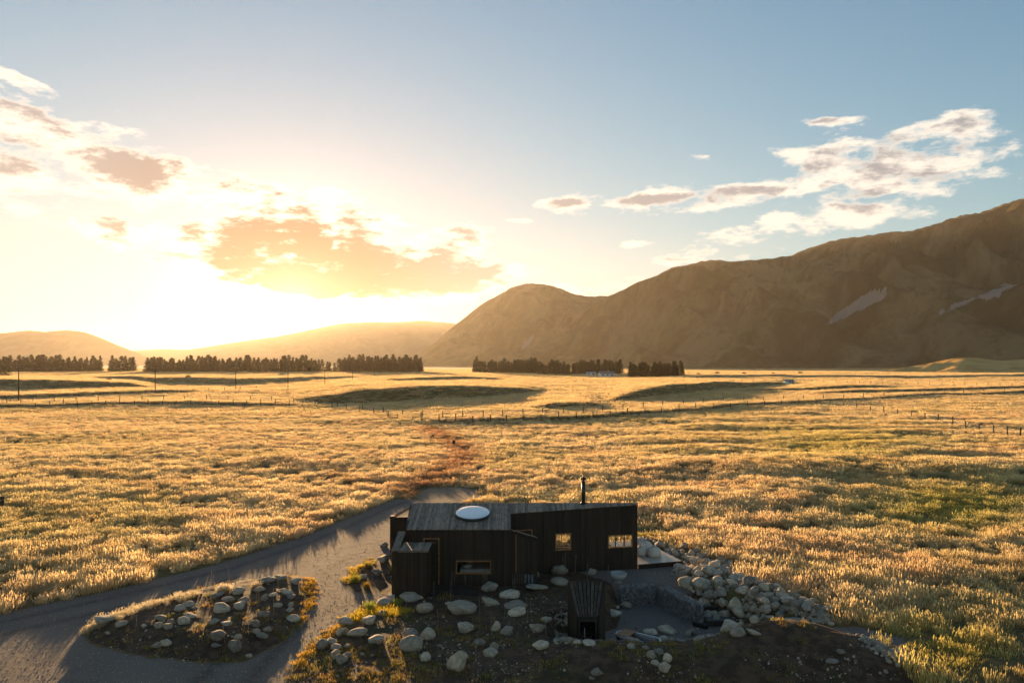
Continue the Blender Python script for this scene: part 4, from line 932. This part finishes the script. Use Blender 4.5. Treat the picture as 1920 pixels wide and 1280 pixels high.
def meadow():
    X, Y, K = [], [], []
    for y0, y1, dens, pick in ((21, 62, 9.5, 0), (62, 95, 6.0, 0), (95, 150, 3.0, 0), (150, 240, .9, 1), (240, 420, .42, 1), (420, 800, .16, 1), (800, 1700, .045, 1)):
        hw = .80; area = hw*(y1*y1-y0*y0); n = int(area*dens); y = np.sqrt(RNG.uniform(y0*y0, y1*y1, n)); x = RNG.uniform(-hw, hw, n)*y
        X.append(x); Y.append(y); K.append(np.full(n, pick))
    x, y, k = map(np.concatenate, (X, Y, K))
    ok = clear_of(x, y, (ROAD, BED, ISLAND, TERRACE, PIT, YARD, BARE), .12) & ~((y > 33) & (y < 41.5) & (x > -6.8) & (x < 8.6))
    deck_rub = poly([(1196, 1024), (1200, 1003), (1225, 1010), (1262, 1028), (1300, 1030), (1330, 1048), (1372, 1060), (1400, 1085), (1300, 1080)]); lc = y < 50
    ok[lc] &= (sdist(x[lc], y[lc], deck_rub) > 0) & (sdist(x[lc], y[lc], PILE) > .1)
    cl = .5*fbm(x/.8, y/.8, 2, 91)+.5*fbm(x/2.3, y/1.6, 3, 93); ok &= (cl+.30*(fbm(x/11, y/6, 2, 99)-.5) > .31-.13*sstep(48, 100, y)+.20*RNG.random(len(x))) | (y > 150)
    x, y, k, cl = x[ok], y[ok], k[ok], cl[ok]; n = len(x); z = height(x, y)
    u = 960+F*x/y; row = HZ+F*CH/y
    low = np.maximum(np.exp(-((u-1740)/190)**2-((row-1235)/60)**2)*1.1, np.exp(-((u-1800)/170)**2-((row-960)/45)**2)*.8) > RNG.random(n)*.9+.1
    low |= (x > 1.5) & (x < 9.5) & (y > 40) & (y < 49); rim = np.zeros(n, bool); lc = y < 62; rim[lc] = sdist(x[lc], y[lc], BARE) < .9; low |= rim
    idx = np.where(k == 1, 8+RNG.integers(0, 4, n), np.where(low, 5+RNG.integers(0, 3, n), RNG.integers(0, 5, n)))
    s = (.72+(.45-.25*sstep(50, 110, y))*sstep(.38, .68, cl))*RNG.uniform(.6, 1.35, n)*(.70+.6*fbm(x/8, y/5, 2, 97))
    wz = np.where(k == 1, 1+y/500, 1+y/260); scl = np.stack([s*wz, s*wz, s*np.where(k == 1, 1.0, 1.0)], 1)
    rot = np.stack([RNG.normal(0, .10, n), RNG.normal(0, .10, n), RNG.uniform(0, 6.283, n)], 1)
    scatter('meadow_grass', np.stack([x, y, z], 1), rot, scl, idx, tint_at(x, y), TUFTS)
    print('meadow tufts', n)
meadow()
PIT_W, PILE_W = grow(PIT, .6), grow(PILE, .2)
def verge():
    """grass on the beds: pale fringe on the back of the island, bright tufts by the drive, thin cover elsewhere"""
    P, C, S, I = [], [], [], []
    def line(pts, n, wid, col, s0, s1, low=False):
        for _ in range(n):
            k = random.uniform(0, len(pts)-1.001); i = int(k); a, b = pts[i], pts[i+1]; f_ = k-i
            q = ground_at(a[0]+(b[0]-a[0])*f_+random.gauss(0, wid), a[1]+(b[1]-a[1])*f_+random.gauss(0, wid*.45)); P.append(q); k_ = random.uniform(.8, 1.2); C.append([c*k_ for c in col]); S.append(random.uniform(s0, s1)); I.append(random.choice((5, 6, 7) if low else (0, 1, 2, 3, 4)))
    line([(160, 1188), (195, 1165), (260, 1142), (330, 1124), (380, 1113)], 80, 6, (.85, .9, 1.0), .35, .7)
    line([(410, 1108), (425, 1104)], 14, 5, (.92, .95, 1.1), .5, .8); line([(470, 1100), (480, 1098)], 6, 4, (.92, .95, 1.1), .4, .7)
    line([(580, 1085), (583, 1120), (568, 1160)], 60, 7, (.80, .62, .22), .4, .8, True)
    line([(650, 1165), (700, 1146), (760, 1148)], 90, 8, (.85, .80, .18), .5, .95, True); line([(560, 1245), (600, 1205), (640, 1172)], 50, 6, (.75, .6, .2), .4, .8, True)
    line([(652, 1090), (668, 1068), (700, 1050)], 40, 6, (.9, .8, .25), .4, .8, True)
    line([(600, 1215), (660, 1215), (740, 1230), (790, 1250)], 90, 26, (.36, .36, .17), .3, .6, True); line([(560, 1270), (640, 1262), (740, 1272)], 60, 22, (.36, .32, .17), .3, .6, True)
    n = 1500
    for _ in range(n):
        px, row = random.uniform(160, 1560), random.uniform(1085, 1290); x, y = G(px, row)
        if (inside(x, y, BED) and not inside(x, y, PIT_W) and not (33 < y < 41 and -5.2 < x < 6.8) and not inside(x, y, TERRACE)) or inside(x, y, ISLAND):
            if fbm(x/1.2, y/1.2, 2, 5) < .5: continue
            P.append(Vector((x, y, hz(x, y)))); k_ = random.uniform(.7, 1.2); C.append([c*k_ for c in ((.42, .45, .22) if random.random() < .6 else (.55, .44, .32))]); S.append(random.uniform(.3, .8)); I.append(random.choice((5, 6, 7)))
    n = len(P); S = np.array(S)
    scatter('bed_grass', np.array(P), np.stack([RNG.normal(0, .1, n), RNG.normal(0, .1, n), RNG.uniform(0, 6.28, n)], 1), np.stack([S, S, S], 1), np.array(I), np.array(C), TUFTS)
verge()
# loose stones on the beds and the berm
def stones():
    P, S = [], []
    while len(P) < 3600:
        px, row = random.uniform(150, 1700), random.uniform(1040, 1300); x, y = G(px, row)
        bed = inside(x, y, BED) and not (31.9 < y < 41 and -5.2 < x < 6.8); isl = inside(x, y, ISLAND)
        if not (bed or isl): continue
        if fbm(x/1.1, y/1.1, 2, 77) < .42+.2*random.random(): continue
        P.append((x, y, hz(x, y)+.004)); S.append(.010+.045*random.random()**5)
    for _ in range(380):
        f_ = random.random(); px = 1610+80*f_+random.gauss(0, 12); row = 1212+45*f_+random.gauss(0, 7); x, y = G(px, row); P.append((x, y, hz(x, y)+.01)); S.append(random.uniform(.03, .10))
    for _ in range(2600):
        px, row = random.uniform(1196, 1560), random.uniform(1010, 1168); x, y = G(px, row)
        if inside(x, y, PILE_W) or (px < 1400 and 1002+.36*(px-1200) < row < 1040+.36*(px-1200)): P.append((x, y, hz(x, y)+.02)); S.append(random.uniform(.03, .12) if random.random() < .7 else random.uniform(.1, .18))
    for _ in range(420):
        px, row = random.uniform(1040, 1082), random.uniform(1160, 1206); q = ground_at(px, row); P.append((q.x, q.y, q.z)); S.append(random.uniform(.03, .07))
    n = len(P); S = np.array(S)[:, None]*RNG.uniform(.6, 1.3, (n, 3))
    scatter('loose_stones', np.array(P), RNG.uniform(0, 6.28, (n, 3)), S, RNG.integers(0, 6, n), np.ones((n, 3)), proto_set('stones', PEB))
    P = []
    while len(P) < 15000:
        px, row = random.uniform(-250, 960), 930+360*random.random()**.8; x, y = G(px, row); P.append((x, y))
    A = np.array(P); lc = (sdist(A[:, 0], A[:, 1], ROAD) < -.05) & (sdist(A[:, 0], A[:, 1], ISLAND) > .05) & (sdist(A[:, 0], A[:, 1], BED) > 0); A = A[lc]; n = len(A)
    scatter('driveway_gravel', np.column_stack([A, height(A[:, 0], A[:, 1])]), RNG.uniform(0, 6.28, (n, 3)), RNG.uniform(.008, .02, (n, 1))*RNG.uniform(.6, 1.3, (n, 3)), RNG.integers(0, 6, n), np.ones((n, 3)), bpy.data.collections['stones'])
stones()
# single tussocks and dry stalks
def tussock(label, px, row, s, col):
    m_ = leaf_material('tussock_blade', tuple(c*.9 for c in col), col, .5); e = empty('tussock_grass', ground_at(px, row)); tag(e, label, 'tussock', 'green tussocks by the drive'); sd = int(px)
    for k, (nm, n, r_, h0, h1) in enumerate((('outer_blades', 130, .22, .25, .5), ('inner_blades', 90, .12, .4, .68))):
        me = tuft(sd+k, n, r_*s, h0*s, h1*s, .008, 0, .8); me.materials.clear(); me.materials.append(m_); link(nm, me, e)
tussock('tall yellow-green tussock at the edge of the drive, left of the rounded boulder', 666, 1090, .95, (.40, .38, .07))
tussock('golden tussock highest up the clump beside the drive', 690, 1062, .8, (.45, .38, .10))
tussock('low amber tussock in front of the tall one beside the drive', 688, 1101, .6, (.42, .28, .06))
tussock('lime-green tussock below the drive clump, left of a dark boulder', 693, 1140, .8, (.38, .42, .08))
tussock('small lime-green tussock at the left foot of the cabin store', 745, 1134, .7, (.36, .40, .07))
tussock('small yellow tussock between pink-lit boulder and cabin wall', 735, 1068, .5, (.48, .40, .08))
sd_stalk = MB(); 
for px, row, hh in [(846,1100,.7),(851,1101,.8),(872,1100,.7),(905,1098,.8),(909,1100,.7),(912,1101,.8),(813,1123,.8),(845,1128,.9),(963,1108,.5),(967,1108,.6),(764,1155,.9),(900,1166,.9),(945,1160,.8),(990,1165,1.0),(996,1166,.8),(922,1190,.9),(1018,1072,.7),(1024,1072,.7),(1056,1073,.9),(1059,1074,1.0),(1078,1073,.9),(1101,1092,.9),(1140,1092,.8),(1024,1195,.6),(893,1228,.8),(822,1165,.5),(485,1095,1.0),(431,1098,.9),(398,1103,.8),(401,1104,.7),(480,1128,1.0),(486,1130,.9),(513,1150,1.1),(388,1140,.9),(320,1140,.7),(336,1150,.7),(176,1190,.5),(254,1182,.6),(560,1120,.6),(522,1105,.6),(466,1190,1.0),(422,1205,.7)]:
    g = ground_at(px, row); a = Vector((random.uniform(-.12, .12), random.uniform(-.08, .08), 1))*hh; sd_stalk.tube(g, g+a, .007, .004, 4)
    for k in range(3): b_ = g+a*random.uniform(.5, .95); sd_stalk.tube(b_, b_+Vector((random.uniform(-.06, .06), random.uniform(-.05, .05), .08)), .004, .002, 3)
M['stalk'] = plain('dry_stalk', (.38, .30, .19), .8); tag(sd_stalk.build('dry_stalks', M['stalk']), kind='stuff')
# ------------------------------------------------------------------ pines, poles, fences, far farm
M['needle'] = leaf_material('pine_needles', (.034, .036, .014), (.052, .050, .020), .4); M['bark'] = plain('pine_bark', (.06, .042, .03), .9)
def pine(seed):
    r = random.Random(seed); tr = MB(); tr.tube((0, 0, -.4), (0, 0, 10), .32, .2, 8).tube((0, 0, 10), (r.uniform(-.3, .3), 0, 19), .2, .05, 7); v, f = [], []
    bw, sk, base = r.uniform(2.6, 3.8), r.uniform(.6, .95), r.uniform(.4, 1.8)
    for k in range(34):
        z = base+(19.5-base)*(k/33)**.95; R_ = bw*(1-(z-base)/(20.2-base))**sk*r.uniform(.7, 1.15)+.15; nb = 5+int(6*R_/bw)
        for j in range(nb):
            a = r.uniform(0, 6.283); L = R_*r.uniform(.65, 1.15); dz = -.12*L+r.uniform(-.2, .45)
            if k < 26: tr.tube((0, 0, z), (L*.7*math.cos(a), L*.7*math.sin(a), z+dz*.5), .04, .015, 3, False)
            for q in range(5):
                t_ = r.uniform(.3, 1.05); c = Vector((L*t_*math.cos(a), L*t_*math.sin(a), z+dz*t_)); b = len(v); s = r.uniform(.35, .75)
                d1 = Vector((math.cos(a)+r.gauss(0, .5), math.sin(a)+r.gauss(0, .5), r.gauss(.15, .4))).normalized()*s; d2 = d1.cross(Vector((r.gauss(0, 1), r.gauss(0, 1), r.gauss(0, 1)))).normalized()*s*.5
                v += [tuple(c-d1-d2*.4), tuple(c-d1*.2+d2), tuple(c+d1), tuple(c-d1*.1-d2)]; f.append((b, b+1, b+2, b+3))
    me = bpy.data.meshes.new('crown'); me.from_pydata(v, [], f); me.materials.append(M['needle'])
    return tr.mesh('trunk', M['bark']), me
PINES = [pine(500+i) for i in range(6)]
def belt(px0, px1, row, n, hpx, label, group, rows=2, heights=None):
    for i in range(n):
        f_ = (i+random.uniform(.1, .9))/n; px = px0+(px1-px0)*f_; y = F*CH/(row-HZ)*random.uniform(1.0, 1.07); x = (px-960)*y/F
        z = hz(x, y); hpx_i = hpx*random.uniform(.72, 1.14)*(heights(f_) if heights else 1); s = hpx_i*y/F/20
        tm, cm = random.choice(PINES); e = empty('pine_tree', (x, y, z-.1), random.uniform(0, 6.28)); k_ = random.uniform(1.5, 2.6); e.scale = (s*k_, s*k_, s)
        tag(e, label, 'tree', group); link('trunk', tm, e); link('crown', cm, e)
belt(-40, 190, 698, 48, 29, 'dark pine in the shelterbelt at the far left edge', 'pines of the left shelterbelt')
belt(203, 252, 699, 9, 29, 'dark pine in the short clump right of the left shelterbelt', 'pines of the short clump')
belt(273, 350, 700, 18, 26, 'hazy pine at the left end of the long belt below the sun', 'pines left of the sun')
belt(350, 600, 700, 58, 29, 'sun-washed pine in the long belt straight below the sun', 'pines below the sun')
belt(600, 650, 700, 6, 25, 'sun-washed pine in the thin gap of the long belt', 'pines in the gap')
belt(645, 790, 700, 36, 31, 'golden-hazed pine at the right end of the long belt', 'pines right of the sun')
belt(888, 1010, 701, 30, 27, 'pine in the left half of the middle belt before the mountain', 'pines of the middle belt, left')
belt(1010, 1166, 703, 36, 25, 'pine in the right half of the middle belt behind the farmhouse', 'pines of the middle belt, right')
belt(1181, 1281, 708, 26, 26, 'dark pine in the square clump right of the farmhouse', 'pines of the square clump')
# power poles
def power_pole(label, px, row, hpx):
    g = ground_at(px, row); h = 9.0; y = g.y; e = empty('power_pole', g, R(20)); tag(e, label, 'power pole', 'power poles across the plain'); s = hpx*y/F/h; e.scale = (max(s, .6), max(s, .6), s)
    MB().tube((0, 0, -.3), (0, 0, h), .17, .11, 8).build('pole', M['post'], e); a = MB().box(-1.1, 1.1, -.06, .06, h-.5, h-.36).build('crossarm', M['post'], e)
    for x_ in (-1, -.4, .4, 1): MB().tube((x_, 0, h-.36), (x_, 0, h-.2), .05, .04, 6).build('insulator', M['white'], a)
for lab, px, row, hp in (('tallest power pole, nearest, at the left edge of the plain', 35, 752, 66), ('second power pole from the left, beside the road fence', 291, 740, 52), ('third power pole from the left, before the sunlit belt', 442, 730, 42),
                         ('fourth power pole from the left, straight below the sun', 540, 726, 34), ('fifth power pole from the left, in the sun haze', 609, 722, 31), ('sixth power pole from the left, before the right end of the belt', 661, 712, 26), ('small power pole just before the right end of the long belt', 702, 705, 22)):
    power_pole(lab, px, row, hp)
POST = MB().tube((0, 0, -.3), (0, 0, 1.3), .10, .085, 7).mesh('post', M['post'])
def fence(label, pts, n, hpx=None, gate=None):
    P = np.array(pts, float); L = np.concatenate([[0], np.cumsum(np.abs(np.diff(P[:, 0])))]); g0 = ground_at(*pts[0]); e = empty('wire_fence', g0); tag(e, label, 'fence', 'stock fences on the plain'); locs = []
    for i in range(n):
        s = L[-1]*i/(n-1); px, row = np.interp(s, L, P[:, 0]), np.interp(s, L, P[:, 1]); g = ground_at(px+random.uniform(-1, 1), row); locs.append(g)
        o = link('post', POST, e, g-g0); sc_ = random.uniform(.9, 1.1)*(1 if i % 5 else 1.12); o.scale = (1, 1, sc_)
    for zz in (.35, .7, 1.05):
        w = MB()
        for a, b in zip(locs[:-1], locs[1:]): w.tube(a-g0+Vector((0, 0, zz)), b-g0+Vector((0, 0, zz)), .006, n=3, cap=False)
        w.build('wire', M['steel'], e)
fence('near fence along the dark bank across the left of the plain', [(-40, 763), (10, 762), (130, 759), (300, 757), (460, 757), (530, 758), (596, 762), (640, 767), (700, 777), (728, 783)], 30)
fence('fence of taller posts behind the near one on the left, beside the road', [(-20, 758), (60, 755), (150, 753), (245, 752), (340, 751), (420, 750), (500, 751), (572, 756), (632, 764)], 17)
fence('thin fence on the far side of the left road', [(10, 747), (130, 745), (230, 737), (330, 736), (430, 733), (480, 730)], 17)
fence('fence running right along the lower edge of the dark track', [(790, 788), (850, 792), (930, 792), (1000, 790), (1100, 785), (1200, 778), (1300, 770), (1420, 762), (1530, 756)], 24)
fence('fence running right along the upper edge of the dark track', [(680, 770), (750, 779), (850, 786), (930, 782), (990, 778), (1080, 776), (1140, 772), (1240, 763), (1340, 755), (1480, 750), (1600, 747), (1720, 742), (1920, 733)], 34)
fence('fence on the right that slants down towards the camera through the meadow', [(1530, 757), (1570, 762), (1640, 772), (1700, 781), (1760, 791), (1810, 806), (1870, 815), (1905, 820), (1990, 838)], 19)
fence('faint far fence across the right of the plain', [(1280, 716), (1400, 716), (1550, 717), (1700, 722), (1920, 724)], 30)
gt = empty('farm_gate', ground_at(736, 785)); tag(gt, 'left of two small wooden rail gates where the fences meet', 'gate'); gt2 = None
for nm, b_ in (('rail', (-1.3, 1.3, -.03, .03, .35, .43)), ('rail', (-1.3, 1.3, -.03, .03, .9, .98)), ('post', (-1.45, -1.31, -.07, .07, -.2, 1.25)), ('post', (1.31, 1.45, -.07, .07, -.2, 1.25))): MB().box(*b_).build(nm, M['post'], gt)
gt.scale = (.62, .62, .8); gt2 = copy_tree(gt); gt2.location = ground_at(783, 789); gt2['label'] = 'right of two small wooden rail gates where the fences meet'
# markers in the meadow
g = ground_at(851, 837); mk = empty('marker_post', g); tag(mk, 'stout dark post standing alone on the reddish trail', 'post'); MB().box(-.17, .17, -.17, .17, -.1, .78).build('post', M['post'], mk); MB().box(-.2, .2, -.2, .2, .782, .84).build('cap', M['iron'], mk)
g = ground_at(790, 889); mk = empty('marker_post', g); tag(mk, 'slim pale stake at the left of the reddish trail', 'post'); MB().tube((0, 0, -.1), (0, 0, .72), .05, .045, 8).build('post', M['bowl'], mk); MB().tube((0, 0, .721), (0, 0, .76), .05, .02, 8).build('cap', M['bowl'], mk)
g = ground_at(4, 953); mk = empty('marker_post', g); tag(mk, 'dark post in the grass at the left edge of the meadow', 'post'); MB().box(-.09, .09, -.09, .09, -.1, .85).build('post', M['post'], mk); MB().box(-.1, .1, -.1, .1, .6, .63).build('band', M['steel'], mk)
# farm buildings
def farmhouse(label, px, row, w, d_, h, rh, rz, name='farmhouse', windows=3, wall_m='white'):
    g = ground_at(px, row); e = empty(name, g, rz); tag(e, label, 'house' if name == 'farmhouse' else 'shed'); wl = MB().box(-w/2, w/2, -d_/2, d_/2, -.3, h).build('wall', M[wall_m], e)
    m_ = MB(); o = .4
    for s in (-1, 1): m_.hexa([(-w/2-o, 0 if s > 0 else -d_/2-o, h+rh if s > 0 else h-.05), (w/2+o, 0 if s > 0 else -d_/2-o, h+rh if s > 0 else h-.05), (w/2+o, d_/2+o if s > 0 else 0, h-.05 if s > 0 else h+rh), (-w/2-o, d_/2+o if s > 0 else 0, h-.05 if s > 0 else h+rh)] + [(-w/2-o, 0 if s > 0 else -d_/2-o, (h+rh if s > 0 else h-.05)+.12), (w/2+o, 0 if s > 0 else -d_/2-o, (h+rh if s > 0 else h-.05)+.12), (w/2+o, d_/2+o if s > 0 else 0, (h-.05 if s > 0 else h+rh)+.12), (-w/2-o, d_/2+o if s > 0 else 0, (h-.05 if s > 0 else h+rh)+.12)])
    r_ = m_.build('roof', M['iron' if name == 'farmhouse' else 'bowl'], e)
    gb = MB()
    for s in (-1, 1): x0 = s*(w/2-.05); gb.hexa([(x0-.05, -d_/2, h), (x0+.05, -d_/2, h), (x0+.05, d_/2, h), (x0-.05, d_/2, h), (x0-.05, -.02, h+rh-.1), (x0+.05, -.02, h+rh-.1), (x0+.05, .02, h+rh-.1), (x0-.05, .02, h+rh-.1)])
    gb.build('gable', M[wall_m], e)
    for i in range(windows):
        x0 = -w/2+w*(i+.6)/(windows+.2); f = MB().box(x0-.7, x0+.7, -d_/2-.06, -d_/2-.004, .9, 2.1).build('window', M['white'], e); MB().box(x0-.6, x0+.6, -d_/2-.075, -d_/2-.062, 1.0, 2.0).build('pane', M['black'], f)
    MB().box(w*.32-.5, w*.32+.5, -d_/2-.06, -d_/2-.004, 0, 2.1).build('door', M['iron'], e)
    if name == 'farmhouse': MB().box(w*.1, w*.1+.8, -.4, .4, h+rh*.5, h+rh+.9).build('chimney', M['bowl'], r_)
farmhouse('white farmhouse with grey roof before the middle pine belt', 1137, 706, 12, 7, 2.6, 1.9, R(8))
farmhouse('small pale shed left of the white farmhouse', 1108, 704, 8, 5, 2.2, 1.2, R(-5), 'farm_shed', 2)
farmhouse('lone pale shed out on the right of the plain by the dark bank', 1478, 720, 4.5, 3, 1.5, .7, R(10), 'farm_shed', 1)
# round bush at the left edge
def bush(label, px, row, w, h):
    g = ground_at(px, row); e = empty('bush', g); tag(e, label, 'bush'); r = random.Random(px); v, f = [], []
    for _ in range(900):
        d1 = Vector((r.gauss(0, 1), r.gauss(0, 1), abs(r.gauss(0, 1)))).normalized()*r.uniform(.55, 1.05); c = Vector((d1.x*w/2, d1.y*w/2, d1.z*h)); s = r.uniform(.12, .3)*h/3; b = len(v); q = Vector((r.gauss(0, 1), r.gauss(0, 1), r.gauss(0, 1))).normalized()*s; p = q.orthogonal().normalized()*s*.7
        v += [tuple(c-q), tuple(c+p), tuple(c+q), tuple(c-p)]; f.append((b, b+1, b+2, b+3))
    me = bpy.data.meshes.new('crown'); me.from_pydata(v, [], f); me.materials.append(M['needle']); link('crown', me, e); MB().tube((0, 0, -.2), (0, 0, h*.7), .12, .05, 6).build('trunk', M['bark'], e)
bush('broad round bush at the left edge of the plain', 2, 704, 16, 5)
for i, (px, row, w_) in enumerate(((204, 713, 3), (353, 710, 3.2), (1310, 702, 4), (1345, 701, 6), (1395, 701, 4.5), (1450, 701, 4), (1500, 700, 5))):
    bush(['tiny bush on the pale rise right of the left belt', 'tiny lone bush in the plain before the long belt', 'leftmost low bush in the row at the foot of the mountain', 'second low bush in the row at the foot of the mountain', 'third low bush in the row at the foot of the mountain', 'fourth low bush in the row at the foot of the mountain', 'last low bush in the row at the foot of the mountain'][i], px, row, w_, w_*.4)
HAZE, HAZE_G = 3.0e-5, 0.50
haze()
